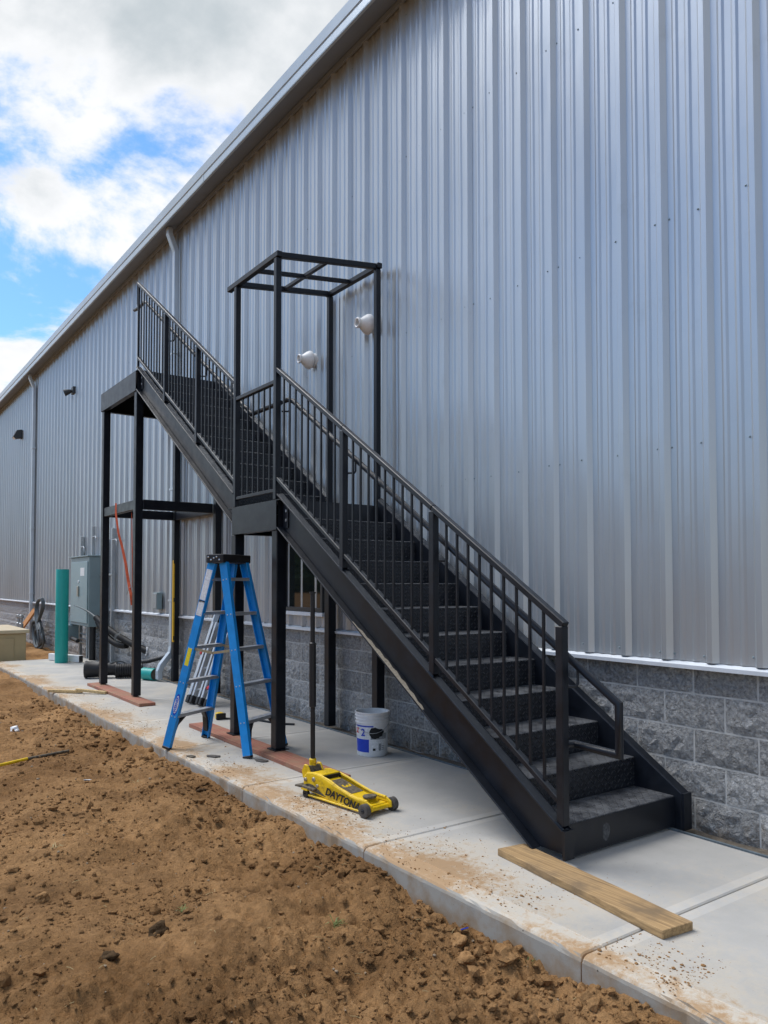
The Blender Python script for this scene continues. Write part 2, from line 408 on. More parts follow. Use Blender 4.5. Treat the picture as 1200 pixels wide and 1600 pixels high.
    # broom strokes across the walk
    mpb = n.new('ShaderNodeMapping'); mpb.inputs['Scale'].default_value = (210, 4, 4); l.new(g.outputs['Position'], mpb.inputs[0])
    tb = n.new('ShaderNodeTexNoise'); tb.inputs['Scale'].default_value = 1.0; tb.inputs['Detail'].default_value = 3; l.new(mpb.outputs[0], tb.inputs['Vector'])
    bb = n.new('ShaderNodeBump'); bb.inputs['Strength'].default_value = 0.35; bb.inputs['Distance'].default_value = 0.003
    l.new(mt('MULTIPLY', tb.outputs['Fac'], mt('SUBTRACT', 1.0, mt('MULTIPLY', tool, 0.8))), bb.inputs['Height'])
    old = b.inputs['Normal'].links[0].from_socket
    l.new(old, bb.inputs['Normal']); l.new(bb.outputs[0], b.inputs['Normal'])
    return m

M_CONC = mat_concrete()


def mat_soil():
    m = pm('graded_soil', (0.255, 0.129, 0.048), 0.97, var=0.24, vscale=1.1, col2=(0.395, 0.224, 0.098), detail=6, spec=0.15)
    nt = m.node_tree; n = nt.nodes; l = nt.links; b = n['Principled BSDF']
    g = n.new('ShaderNodeNewGeometry')
    t = n.new('ShaderNodeTexNoise'); t.inputs['Scale'].default_value = 38; t.inputs['Detail'].default_value = 6; t.inputs['Roughness'].default_value = 0.72
    l.new(g.outputs['Position'], t.inputs['Vector'])
    bp = n.new('ShaderNodeBump'); bp.inputs['Strength'].default_value = 1.0; bp.inputs['Distance'].default_value = 0.035
    l.new(t.outputs['Fac'], bp.inputs['Height']); l.new(bp.outputs[0], b.inputs['Normal'])
    t2 = n.new('ShaderNodeTexNoise'); t2.inputs['Scale'].default_value = 24; t2.inputs['Detail'].default_value = 5; t2.inputs['Roughness'].default_value = 0.7
    l.new(g.outputs['Position'], t2.inputs['Vector'])
    mr = n.new('ShaderNodeMapRange'); mr.inputs['From Min'].default_value = 0.3; mr.inputs['From Max'].default_value = 0.7
    mr.inputs['To Min'].default_value = 0.72; mr.inputs['To Max'].default_value = 1.22
    l.new(t2.outputs['Fac'], mr.inputs['Value'])
    hs = n.new('ShaderNodeHueSaturation'); l.new(mr.outputs[0], hs.inputs['Value'])
    t3 = n.new('ShaderNodeTexNoise'); t3.inputs['Scale'].default_value = 2.6; t3.inputs['Detail'].default_value = 5; t3.inputs['Roughness'].default_value = 0.65
    l.new(g.outputs['Position'], t3.inputs['Vector'])
    mr3 = n.new('ShaderNodeMapRange'); mr3.inputs['From Min'].default_value = 0.50; mr3.inputs['From Max'].default_value = 0.68; mr3.inputs['To Max'].default_value = 0.6
    l.new(t3.outputs['Fac'], mr3.inputs['Value'])
    dm = n.new('ShaderNodeMix'); dm.data_type = 'RGBA'; l.new(mr3.outputs[0], dm.inputs['Factor'])
    l.new(n[m['mixnode']].outputs[2], dm.inputs[6]); dm.inputs[7].default_value = (0.155, 0.083, 0.035, 1)
    l.new(dm.outputs[2], hs.inputs['Color']); l.new(hs.outputs[0], b.inputs['Base Color'])
    return m

M_SOIL = mat_soil()
M_CLOD = pm('soil_clod', (0.225, 0.116, 0.044), 0.97, var=0.3, vscale=12, col2=(0.35, 0.200, 0.088), bump=0.8, bscale=90, bdist=0.01, spec=0.15)
M_CLODD = pm('dark_soil_clod', (0.085, 0.052, 0.026), 0.97, var=0.3, vscale=20, bump=0.9, bscale=80, bdist=0.012, spec=0.15)


def mat_glass():
    m = pm('dark_window_glass', (0.012, 0.017, 0.017), 0.03, var=0.0)
    b = m.node_tree.nodes['Principled BSDF']; b.inputs['IOR'].default_value = 1.5
    return m

M_GLASS = mat_glass()
M_WFRAME = pm('window_frame_dark', (0.03, 0.034, 0.038), 0.4, var=0.1)

# ------------------------------------------------------------------ mesh helpers
BASE = {}          # world position of each thing's Empty, inherited by its parts


class MB:
    def __init__(self):
        self.v = []; self.f = []; self.uv = None

    def add(self, vs_, fs_):
        o = len(self.v)
        self.v += [tuple(p) for p in vs_]
        self.f += [tuple(i + o for i in q) for q in fs_]
        return self

    def box(self, lo, hi):
        (a, b, c), (d, e, f) = lo, hi
        return self.add([(a, b, c), (d, b, c), (d, e, c), (a, e, c), (a, b, f), (d, b, f), (d, e, f), (a, e, f)],
                        [(0, 3, 2, 1), (4, 5, 6, 7), (0, 1, 5, 4), (1, 2, 6, 5), (2, 3, 7, 6), (3, 0, 4, 7)])

    def beam(self, a, b, w, h, up=(0, 0, 1)):
        a, b = Vector(a), Vector(b)
        d = (b - a).normalized(); u = Vector(up)
        s = d.cross(u)
        if s.length < 1e-5:
            s = d.cross(Vector((1, 0, 0)))
        s.normalize(); u = s.cross(d).normalized()
        s *= w / 2; u *= h / 2
        return self.add([a - s - u, a + s - u, a + s + u, a - s + u, b - s - u, b + s - u, b + s + u, b - s + u],
                        [(0, 1, 2, 3), (7, 6, 5, 4), (0, 4, 5, 1), (1, 5, 6, 2), (2, 6, 7, 3), (3, 7, 4, 0)])

    def prism(self, poly, y0, y1, axis='y'):
        """polygon in (x,z) extruded along y (or (y,z) along x, (x,y) along z)"""
        n = len(poly)
        mk = {'y': lambda p, t: (p[0], t, p[1]), 'x': lambda p, t: (t, p[0], p[1]), 'z': lambda p, t: (p[0], p[1], t)}[axis]
        vs_ = [mk(p, y0) for p in poly] + [mk(p, y1) for p in poly]
        fs_ = [tuple(range(n)), tuple(range(2 * n - 1, n - 1, -1))] + [(i, i + n, (i + 1) % n + n, (i + 1) % n) for i in range(n)]
        return self.add(vs_, fs_)

    def tube(self, pts, r, n=10, cap=True, radii=None):
        pts = [Vector(p) for p in pts]
        m = len(pts)
        rings = []
        ref = None
        for i, p in enumerate(pts):
            d = (pts[i] - pts[i - 1]).normalized() if i else (pts[1] - pts[0]).normalized()
            nxt = (pts[i + 1] - p).normalized() if i < m - 1 else d
            nb = (d + nxt).normalized()
            if ref is None:
                ref = d.orthogonal().normalized()
            ref = (ref - d * ref.dot(d))
            if ref.length < 1e-6: ref = d.orthogonal()
            ref.normalize(); s = d.cross(ref)
            rr = radii[i] if radii else r
            ring = []
            for k in range(n):
                o_ = ref * math.cos(2 * math.pi * k / n) * rr + s * math.sin(2 * math.pi * k / n) * rr
                ring.append(p + o_ - d * (o_.dot(nb) / max(0.3, d.dot(nb))))
            rings.append(ring)
            ref = d.rotation_difference(nxt) @ ref
        vs_ = [q for r_ in rings for q in r_]
        fs_ = [(i * n + k, i * n + (k + 1) % n, (i + 1) * n + (k + 1) % n, (i + 1) * n + k) for i in range(m - 1) for k in range(n)]
        if cap:
            fs_ += [tuple(range(n - 1, -1, -1)), tuple(range((m - 1) * n, m * n))]
        return self.add(vs_, fs_)

    def lathe(self, prof, o, axis=(0, 0, 1), n=24, closed=False):
        """profile of (radius, height) turned round an axis through o"""
        o = Vector(o); ax = Vector(axis).normalized(); u = ax.orthogonal().normalized(); w = ax.cross(u)
        m = len(prof)
        vs_ = [o + ax * h + (u * math.cos(2 * math.pi * k / n) + w * math.sin(2 * math.pi * k / n)) * r for r, h in prof for k in range(n)]
        rng = range(m if closed else m - 1)
        fs_ = [(i * n + k, i * n + (k + 1) % n, ((i + 1) % m) * n + (k + 1) % n, ((i + 1) % m) * n + k) for i in rng for k in range(n)]
        return self.add(vs_, fs_)

    def xf(self, M):
        self.v = [tuple(M @ Vector(p)) for p in self.v]
        return self

    def build(self, name, mat, parent=None, smooth=False, bevel=0.0, seg=2, local=False):
        me = bpy.data.meshes.new(name)
        base = BASE.get(parent.name, Vector((0, 0, 0))) if parent is not None else Vector((0, 0, 0))
        vv = self.v if local else [(p[0] - base.x, p[1] - base.y, p[2] - base.z) for p in self.v]
        me.from_pydata(vv, [], self.f)
        bm = bmesh.new(); bm.from_mesh(me)
        bmesh.ops.recalc_face_normals(bm, faces=bm.faces)
        bm.to_mesh(me); bm.free()
        me.materials.append(mat)
        ob = bpy.data.objects.new(name, me)
        COL.objects.link(ob)
        if parent is not None:
            ob.parent = parent
            BASE[ob.name] = base
        if smooth:
            for p in me.polygons: p.use_smooth = True
            me.set_sharp_from_angle(angle=R(40))
        if bevel > 0:
            bv = ob.modifiers.new('bevel', 'BEVEL'); bv.width = bevel; bv.segments = seg; bv.limit_method = 'ANGLE'; bv.angle_limit = R(40)
        return ob


def tag(o, label=None, cat=None, group=None, kind=None):
    if label: o['label'] = label
    if cat: o['category'] = cat
    if group: o['group'] = group
    if kind: o['kind'] = kind
    return o


def thing(name, loc, label, cat, group=None):
    o = bpy.data.objects.new(name, None); COL.objects.link(o)
    o.empty_display_size = 0.2
    o.location = loc; BASE[o.name] = Vector(loc)
    return tag(o, label, cat, group)


def copy_part(src, parent, offset=(0, 0, 0), name=None):
    c = src.copy(); c.parent = parent
    if name: c.name = name
    COL.objects.link(c)
    c.location = src.location + Vector(offset)
    BASE[c.name] = BASE.get(src.name, Vector())
    return c


def text_part(body, size, mat, M, parent, name='lettering', shear=0.0, width=1.0, depth=0.0006, bold=0.0):
    cu = bpy.data.curves.new(name, 'FONT'); cu.body = body; cu.size = size; cu.align_x = 'CENTER'; cu.align_y = 'CENTER'
    cu.shear = shear; cu.extrude = depth; cu.offset = bold; cu.resolution_u = 3
    tmp = bpy.data.objects.new(name + '_tmp', cu)
    me = bpy.data.meshes.new_from_object(tmp)
    bpy.data.objects.remove(tmp); bpy.data.curves.remove(cu)
    base = BASE.get(parent.name, Vector())
    me.transform(Matrix.Translation(-base) @ M @ Matrix.Diagonal((width, 1, 1, 1)))
    me.name = name; me.materials.clear(); me.materials.append(mat)
    ob = bpy.data.objects.new(name, me); COL.objects.link(ob); ob.parent = parent; BASE[ob.name] = base
    return ob


def frame(o, ex, ey):
    """matrix whose x axis runs along ex, y along ey, origin o"""
    ex = Vector(ex).normalized(); ey = Vector(ey); ez = ex.cross(ey).normalized(); ey = ez.cross(ex)
    return Matrix(((ex.x, ey.x, ez.x, o[0]), (ex.y, ey.y, ez.y, o[1]), (ex.z, ey.z, ez.z, o[2]), (0, 0, 0, 1)))


# lattice noise for the terrain
TAB = RNG.random((256, 256))

def vnoise(x, y):
    xi = np.floor(x).astype(int); yi = np.floor(y).astype(int)
    fx = x - xi; fy = y - yi
    fx = fx * fx * fx * (fx * (fx * 6 - 15) + 10); fy = fy * fy * fy * (fy * (fy * 6 - 15) + 10)
    a = TAB[xi % 256, yi % 256]; b = TAB[(xi + 1) % 256, yi % 256]; c = TAB[xi % 256, (yi + 1) % 256]; d = TAB[(xi + 1) % 256, (yi + 1) % 256]
    return (a * (1 - fx) + b * fx) * (1 - fy) + (c * (1 - fx) + d * fx) * fy - 0.5

def fbm(x, y, oct=4, gain=0.5):
    s = 0; a = 1.0
    for k in range(oct):
        s = s + a * vnoise(x + 17.3 * k, y + 9.1 * k); x = x * 2.03; y = y * 2.03; a *= gain
    return s

EDGE_Y = -2.46
WALL_Y = -4.34        # block face
PAN_Y = -4.315        # flat of the metal sheets

def soil_z(x, y):
    x = np.asarray(x, float); y = np.asarray(y, float)
    z = -0.135 + 0.10 * fbm(x * 0.55, y * 0.55, 2) + 0.07 * fbm(x * 1.5 + 3, y * 1.5, 3) + 0.034 * fbm(x * 5, y * 5 + 8, 3)
    # ridged crumbs
    r = np.abs(fbm(x * 11 + 40, y * 11, 3, 0.55))
    rough = np.clip(0.72 + 2.0 * fbm(x * 0.75 + 12, y * 0.9 + 4, 2), 0.28, 1.15)
    rough = np.maximum(rough, np.clip((EDGE_Y + 0.7 - y) / 0.5, 0, 1))
    z = z + 0.050 * rough * (0.25 - r) + 0.030 * rough * fbm(x * 27, y * 27 + 5, 3, 0.62)
    # faint rake and wheel ruts along the wall direction, drifting off
    z = z + 0.016 * np.sin((y + 0.25 * x + 0.35 * fbm(x * 0.8, y * 0.8, 2)) * 7.5)
    # a wheel track pressed in along the walk, with lug marks
    for yc in (-0.75, 0.95):
        q = (y - yc - 0.10 * np.sin(x * 0.6) - 0.09 * x + 0.3) / 0.17
        w_ = np.exp(-q ** 4) * np.clip(0.6 + 1.6 * fbm(x * 1.1, y * 1.1 + 30, 2), 0, 1)
        z = z - w_ * (0.020 - 0.014 * np.clip(np.sin(x * 42 + np.abs(q) * 2.2) * 2, -1, 1))
    # loose soil heaped against the walk
    d = np.clip((EDGE_Y + 0.42 - y) / 0.42, 0, 1)
    z = z + d * d * (0.028 + 0.06 * fbm(x * 3.1, y * 3 + 2, 3))
    z = np.minimum(z, -0.035 - 0.03 * (y < EDGE_Y + 0.12))
    far = np.clip((np.hypot(x, y) - 25) / 30, 0, 1)
    return z * (1 - far) - 0.13 * far


# ------------------------------------------------------------------ setting: ground
def build_ground():
    rr = np.concatenate([[0.05, 0.3, 0.6], np.geomspace(0.9, 22, 640), np.geomspace(23, 60, 24), np.geomspace(75, 3000, 14)])
    fine = np.arange(-62, 26, 0.26)
    rest = np.linspace(26, 298, 60)[:-1]
    th = np.radians(np.concatenate([fine, rest]))
    RRg, TH = np.meshgrid(rr, th, indexing='ij')
    X = RRg * np.cos(TH); Y = RRg * np.sin(TH)
    Z = soil_z(X, Y)
    under = (Y < EDGE_Y - 0.2) & (X > -8) & (X < 16.1) & (Y > -4.5)
    Z = np.where(under, -0.4, Z)
    beyond = (X >= 16.1) & (Y < -1.5) & (X < 40) & (Y > -6)
    Z = np.where(beyond, np.minimum(Z, -0.02) - 0.04, Z)
    Z = np.where((Y <= -4.5) & (Y > -30) & (X > -12) & (X < 50), -0.45, Z)
    m, n = X.shape
    verts = np.stack([X, Y, Z], -1).reshape(-1, 3)
    idx = np.arange(m * n).reshape(m, n)
    a = idx[:-1]; b = idx[1:]
    quads = np.stack([a, b, np.roll(b, -1, 1), np.roll(a, -1, 1)], -1).reshape(-1, 4)
    me = bpy.data.meshes.new('soil_ground')
    me.vertices.add(len(verts)); me.vertices.foreach_set('co', verts.ravel())
    me.loops.add(quads.size); me.loops.foreach_set('vertex_index', quads.ravel().astype(np.int32))
    me.polygons.add(len(quads)); me.polygons.foreach_set('loop_start', np.arange(0, quads.size, 4, dtype=np.int32))
    me.polygons.foreach_set('loop_total', np.full(len(quads), 4, dtype=np.int32))
    me.polygons.foreach_set('use_smooth', np.ones(len(quads), dtype=bool))
    me.update(calc_edges=True); me.validate()
    me.materials.append(M_SOIL)
    o = bpy.data.objects.new('ground', me); COL.objects.link(o)
    tag(o, 'graded bare brown soil beside the concrete walk', kind='structure')

build_ground()

# a wood across the field: outside the frame, mirrored dimly in the window and the wall sheets
def far_wood():
    r = np.random.default_rng(23); allv = []; allf = []; off = 0
    shp = [clod_shape(200 + k, 2) for k in range(5)]
    for k in range(150):
        x = r.uniform(-70, 170); y = 62 + r.uniform(-7, 9) - 0.0009 * (x - 40) ** 2 * 0; h = r.uniform(6.5, 10.5)
        for q in range(4):
            V, Fc = shp[r.integers(5)]
            sc3 = np.array([r.uniform(1.7, 3.0), r.uniform(1.7, 3.0), h * r.uniform(.22, .36)])
            c3 = np.array([x + r.normal(0, 1.3), y + r.normal(0, 1.3), h * (0.28 + 0.18 * q)])
            allv.append(V * sc3 + c3 + r.normal(0, 0.18, V.shape)); allf.append(np.array(Fc) + off); off += len(V)
    me = bpy.data.meshes.new('far_wood'); me.from_pydata(np.concatenate(allv).tolist(), [], np.concatenate(allf).tolist()); me.materials.append(M_LEAF)
    o = bpy.data.objects.new('far_wood', me); COL.objects.link(o)
    tag(o, 'distant wood across the field, mirrored in the window', kind='stuff')


def clod_shape(seed, sub=2):
    bm = bmesh.new(); bmesh.ops.create_icosphere(bm, subdivisions=sub, radius=1.0)
    r = np.random.default_rng(seed); ph = r.random(9) * 6.28
    for v in bm.verts:
        c = v.co
        k = 1 + 0.22 * math.sin(2.3 * c.x + ph[0]) * math.sin(2.9 * c.y + ph[1]) + 0.18 * math.sin(4.1 * c.z + ph[2] + 2 * c.x) + 0.10 * math.sin(7 * c.y + ph[3] + 3 * c.z) + r.uniform(-.07, .07)
        v.co = c * k
    vs_ = [tuple(v.co) for v in bm.verts]; fs_ = [tuple(v.index for v in f.verts) for f in bm.faces]
    bm.free(); return np.array(vs_), fs_

M_LEAF = pm('far_foliage', (0.045, 0.075, 0.025), 0.8, var=0.35, vscale=0.6, col2=(0.07, 0.11, 0.04))
far_wood()

# ------------------------------------------------------------------ setting: concrete walk in cast bays
JOINTS = [-5.66, -4.11, -2.56, -1.0, 0.55, 2.10, 3.65, 5.235, 6.785, 8.34, 9.89, 11.44, 12.99, 14.54, 16.15]
walk = MB().box((-5.66, -4.12, -0.36), (16.14, EDGE_Y - 0.02, -0.02)).build('walkway', M_CONC)
tag(walk, 'pale concrete walk cast in bays along the building', kind='structure')
prof = [(EDGE_Y, -0.34), (EDGE_Y, -0.03), (EDGE_Y - 0.004, -0.016), (EDGE_Y - 0.013, -0.005), (EDGE_Y - 0.026, 0.0),
        (EDGE_Y - 0.128, 0.0), (EDGE_Y - 0.133, -0.005), (EDGE_Y - 0.139, -0.005), (EDGE_Y - 0.144, 0.0),
        (-3.2, 0.001), (-4.0, 0.0), (-4.125, 0.0), (-4.135, -0.01), (-4.135, -0.34)]
for x0, x1 in zip(JOINTS[:-1], JOINTS[1:]):
    mid = np.linspace(x0 + 0.06, x1 - 0.06, 26)
    xs = [(x0 + 0.003, -0.016), (x0 + 0.005, -0.006), (x0 + 0.012, 0.0)] + [(float(q), 0.0) for q in mid] + [(x1 - 0.012, 0.0), (x1 - 0.005, -0.006), (x1 - 0.003, -0.016)]
    n = len(prof)
    mb = MB(); rj = np.random.default_rng(int(x0 * 10) + 900)
    vv = []
    for i, (x, dz) in enumerate(xs):
        chip = 0.010 if rj.random() < 0.07 else 0.0
        for k, (y, z) in enumerate(prof):
            jy = jz = 0.0
            if k in (1, 2, 3, 4):
                jy = -abs(rj.normal(0, 0.0012)) - chip * (1 if k < 4 else 0); jz = -abs(rj.normal(0, 0.0010)) - chip * 0.5 * (k in (2, 3))
            vv.append((x, y + jy, z + (dz if z > -0.02 else 0) + jz))
    mb.add(vv, [(i * n + k, (i + 1) * n + k, (i + 1) * n + k + 1, i * n + k + 1) for i in range(len(xs) - 1) for k in range(n - 1)]
           + [tuple(range(n)), tuple(range((len(xs) - 1) * n, len(xs) * n))])
    mb.build('concrete_bay', M_CONC, walk)
# dirt strip and foam strip between walk and wall
g = MB()
nx = 120
gx = np.linspace(-5.5, 16.1, nx); gy = np.linspace(-4.16, -4.36, 5)
GX, GY = np.meshgrid(gx, gy, indexing='ij')
GZ = -0.035 + 0.03 * fbm(GX * 6, GY * 9, 3)
g.add(np.stack([GX, GY, GZ], -1).reshape(-1, 3).tolist(), [(i * 5 + k, (i + 1) * 5 + k, (i + 1) * 5 + k + 1, i * 5 + k + 1) for i in range(nx - 1) for k in range(4)])
tag(g.build('dirt_strip', M_GRAVEL, smooth=True), 'narrow strip of grit between walk and block wall', kind='structure')
fs = MB().box((-5.5, -4.155, -0.12), (16.1, -4.137, 0.006)).build('joint_filler_strip', M_FOAM)
tag(fs, 'dark foam joint filler along the inner edge of the walk', 'joint filler')

# ------------------------------------------------------------------ the building
bld = thing('metal_building', (6, -4.4, 0), 'long metal-clad building with grey ribbed sheets over a split-face block base', 'building')
PITCH_R = 0.309
Z0, Z1 = 1.0, 7.04


def panel_mesh(seed):
    r = np.random.default_rng(seed)
    prof = []
    for k in range(3):
        o = k * PITCH_R
        prof += [(o - 0.044, 0), (o - 0.017, 0.033), (o + 0.017, 0.033), (o + 0.044, 0),
                 (o + 0.086, 0), (o + 0.101, 0.0075), (o + 0.119, 0.0075), (o + 0.134, 0),
                 (o + 0.175, 0), (o + 0.190, 0.0075), (o + 0.208, 0.0075), (o + 0.223, 0)]
    prof += [(3 * PITCH_R - 0.044, 0), (3 * PITCH_R - 0.019, 0.031)]
    zs = np.linspace(Z0, Z1, 22)
    n = len(prof); mb = MB()
    ph = r.random((3, 4)) * 6.28
    vs_ = []
    for z in zs:
        for x, y in prof:
            k = min(2, int((x + 0.06) / PITCH_R))
            w = 0.0016 * math.sin(z * 2.6 + ph[k, 0]) + 0.0011 * math.sin(z * 5.3 + ph[k, 1])
            bow = math.sin(math.pi * min(1, max(0, ((x + 0.06) / PITCH_R) % 1)))
            vs_.append((x + 0.0008 * math.sin(z * 1.7 + ph[k, 2]), y + w * bow * (1 if y < 0.01 else 0.3), z))
    mb.add(vs_, [(i * n + k, i * n + k + 1, (i + 1) * n + k + 1, (i + 1) * n + k) for i in range(len(zs) - 1) for k in range(n - 1)])
    me = bpy.data.meshes.new('wall_sheet'); me.from_pydata(mb.v, [], mb.f)
    me.materials.append(M_PANEL)
    return me


PME = [panel_mesh(s) for s in range(6)]
RIB0 = 2.348            # a rib measured on the wall
pw = 3 * PITCH_R
px0 = RIB0 + PITCH_R * 2 - pw * 9
panels_x = [px0 + pw * i for i in range(46)]
for i, x in enumerate(panels_x):
    o = bpy.data.objects.new('wall_sheet', PME[i % 6]); COL.objects.link(o); o.parent = bld
    o.location = Vector((x, PAN_Y + (0.0012 if i % 2 else 0), 0)) - BASE[bld.name]
XE0, XE1 = panels_x[0], panels_x[-1] + pw
# screws: singles on each rib, pairs at the sheet laps
mb = MB()
def screw(x, y, z):
    mb.add([(x - 0.0060, y, z - 0.0033), (x - 0.0033, y, z - 0.0060), (x + 0.0033, y, z - 0.0060), (x + 0.0060, y, z - 0.0033),
            (x + 0.0060, y, z + 0.0033), (x + 0.0033, y, z + 0.0060), (x - 0.0033, y, z + 0.0060), (x - 0.0060, y, z + 0.0033), (x, y + 0.007, z)],
           [(i, (i + 1) % 8, 8) for i in range(8)])
for zrow in (1.045, 2.34, 3.80, 5.49, 6.85):
    for i, x in enumerate(panels_x):
        if x < -2 or x > 27: continue
        for k in range(3):
            jz = random.uniform(-0.012, 0.012)
            if k == 0:
                screw(x - 0.053, PAN_Y + 0.002, zrow + jz); screw(x + 0.053, PAN_Y + 0.002, zrow + jz + 0.004)
            else:
                screw(x + k * PITCH_R + 0.055, PAN_Y + 0.002, zrow + jz)
sc = mb.build('screw_heads', M_CAB, bld); sc['kind'] = 'stuff'
# base flashing, eave, gutter, roof and the other walls
fl = MB()
fl.prism([(-4.345, 1.0), (-4.345, 0.985), (-4.268, 0.972), (-4.262, 0.958), (-4.252, 0.958), (-4.250, 0.982), (-4.318, 0.997)], XE0, XE1, 'x')
fl.build('base_flashing', M_TRIM, bld)
sof = MB(); sof.prism([(-4.33, 7.06), (-4.33, 7.03), (-4.02, 6.935), (-4.02, 6.965)], XE0, XE1, 'x'); sof.build('soffit', M_SOFF, bld)
et = MB(); et.prism([(-4.30, 7.018), (-4.30, 6.965), (-4.268, 6.96), (-4.262, 7.005)], XE0, XE1, 'x'); et.build('eave_trim', M_SOFF, bld)
gt = MB()
gt.prism([(-4.03, 6.925), (-4.0, 6.92), (-3.996, 6.93), (-3.996, 7.010), (-4.006, 7.014), (-4.006, 7.026), (-3.99, 7.032), (-3.982, 7.145), (-4.03, 7.15)], XE0, XE1, 'x')
gt.build('gutter', M_GUT, bld)
for xs_ in np.arange(XE0 + 3, XE1, 6.1):
    MB().prism([(-4.026, 6.922), (-3.998, 6.917), (-3.993, 6.93), (-3.993, 7.012), (-4.02, 7.012)], xs_, xs_ + 0.035, 'x').build('gutter_seam', M_GUT, bld)
MB().prism([(-4.03, 7.14), (-4.03, 7.17), (-15.0, 8.6), (-15.0, 8.55)], XE0, XE1, 'x').build('roof', M_GUT, bld)
MB().box((XE0, -15.0, -0.4), (XE1, -14.9, 8.5)).build('back_wall', M_PANEL, bld)
for xa in (XE0, XE1 - 0.1):
    MB().prism([(-14.9, -0.4), (-4.36, -0.4), (-4.36, 7.12), (-14.9, 8.5)], xa, xa + 0.1, 'x').build('end_wall', M_PANEL, bld)
MB().box((XE0 + 0.1, -4.50, 0.95), (XE1 - 0.1, -4.36, 7.02)).build('inner_wall', M_SOFF, bld)

# block base: courses of split-face block over a recessed mortar core
core = MB().box((XE0, -4.62, -0.7), (XE1, WALL_Y - 0.0012, 0.985)).build('block_base', M_MORTAR, bld)


def block_mesh(seed, L=0.3975, Hh=0.1985):
    r = np.random.default_rng(seed); nx_, nz_ = 8, 4
    vs_ = []; fs_ = []
    for j in range(nz_ + 1):
        for i in range(nx_ + 1):
            bx = i in (0, nx_); bz = j in (0, nz_)
            y = 0.0 if (bx or bz) else 0.010 + r.uniform(-0.009, 0.012)
            vs_.append((L * i / nx_ + (0 if bx else r.uniform(-.010, .010)), y + r.uniform(-0.0015, 0.0015), Hh * j / nz_ + (0 if bz else r.uniform(-.008, .008))))
    w = nx_ + 1
    for j in range(nz_):
        for i in range(nx_):
            a = j * w + i
            if r.random() < .5: fs_ += [(a, a + 1, a + w + 1), (a, a + w + 1, a + w)]
            else: fs_ += [(a, a + 1, a + w), (a + 1, a + w + 1, a + w)]
    # chamfered returns into the mortar
    b0 = len(vs_)
    for (x, z) in ((-0.001, -0.001), (L + 0.001, -0.001), (L + 0.001, Hh + 0.001), (-0.001, Hh + 0.001)):
        vs_.append((x, -0.012, z))
    edge = [list(range(0, w)), [j * w + nx_ for j in range(nz_ + 1)], [nz_ * w + i for i in range(nx_, -1, -1)], [j * w for j in range(nz_, -1, -1)]]
    for k in range(4):
        fs_.append(tuple(reversed(edge[k])) + (b0 + k, b0 + (k + 1) % 4))
    me = bpy.data.meshes.new('block'); me.from_pydata(vs_, [], fs_)
    bm = bmesh.new(); bm.from_mesh(me); bmesh.ops.recalc_face_normals(bm, faces=bm.faces)
    bmesh.ops.reverse_faces(bm, faces=bm.faces) if sum(f.normal.y for f in bm.faces) < 0 else None
    bm.to_mesh(me); bm.free()
    me.materials.append(M_BLOCK)
    return me


BME = [block_mesh(100 + s) for s in range(12)]
CH = 0.2105
ZC0 = 0.166 - CH
BL = 0.4095
cand = []
for c in range(-2, 5):
    zc_ = ZC0 + c * CH + 0.006
    off = 0.5 * BL if c % 2 else 0.0
    xb = 2.803 + off - BL * 18
    while xb < 27.5:
        if (c >= 0 and xb > -4) or (xb > 15.9 and c < 0):
            cand.append((c, xb, zc_))
        xb += BL
# the blocks in view, nearest first, are single blocks; the rest are one mass
inv = [b for b in cand if b[1] > 1.9]
inv.sort(key=lambda b: b[1])
single = set(inv[:296])
restmb = MB()
for i, b in enumerate(cand):
    me = BME[(i * 7 + b[0] * 3) % 12]
    if b in single:
        o = bpy.data.objects.new('block', me); COL.objects.link(o); o.parent = core
        o.location = Vector((b[1] + 0.006, WALL_Y, b[2])) - BASE[bld.name]
        BASE[o.name] = BASE[bld.name]
    else:
        restmb.add([(v.co.x + b[1] + 0.006, v.co.y + WALL_Y, v.co.z + b[2]) for v in me.vertices], [tuple(p.vertices) for p in me.polygons])
ro = restmb.build('block_mass', M_BLOCK, core); ro['kind'] = 'stuff'


# window under the stair
wx0, wx1, wz0, wz1 = 7.12, 7.98, 1.165, 2.36
win = MB()
for a, b in (((wx0, wz0), (wx1, wz0 + 0.045)), ((wx0, wz1 - 0.045), (wx1, wz1)), ((wx0, wz0 + 0.045), (wx0 + 0.045, wz1 - 0.045)), ((wx1 - 0.045, wz0 + 0.045), (wx1, wz1 - 0.045))):
    win.box((a[0], -4.34, a[1]), (b[0], -4.262, b[1]))
wfr = win.build('window', M_WFRAME, bld, bevel=0.003, seg=1)
MB().box((wx0 + 0.045, -4.32, wz0 + 0.045), (wx1 - 0.045, -4.285, wz1 - 0.045)).build('pane', M_GLASS, wfr)
MB().box((wx0 - 0.03, -4.34, wz0 - 0.045), (wx1 + 0.03, -4.245, wz0 - 0.003)).build('sill', M_TRIM, wfr, bevel=0.004, seg=1)


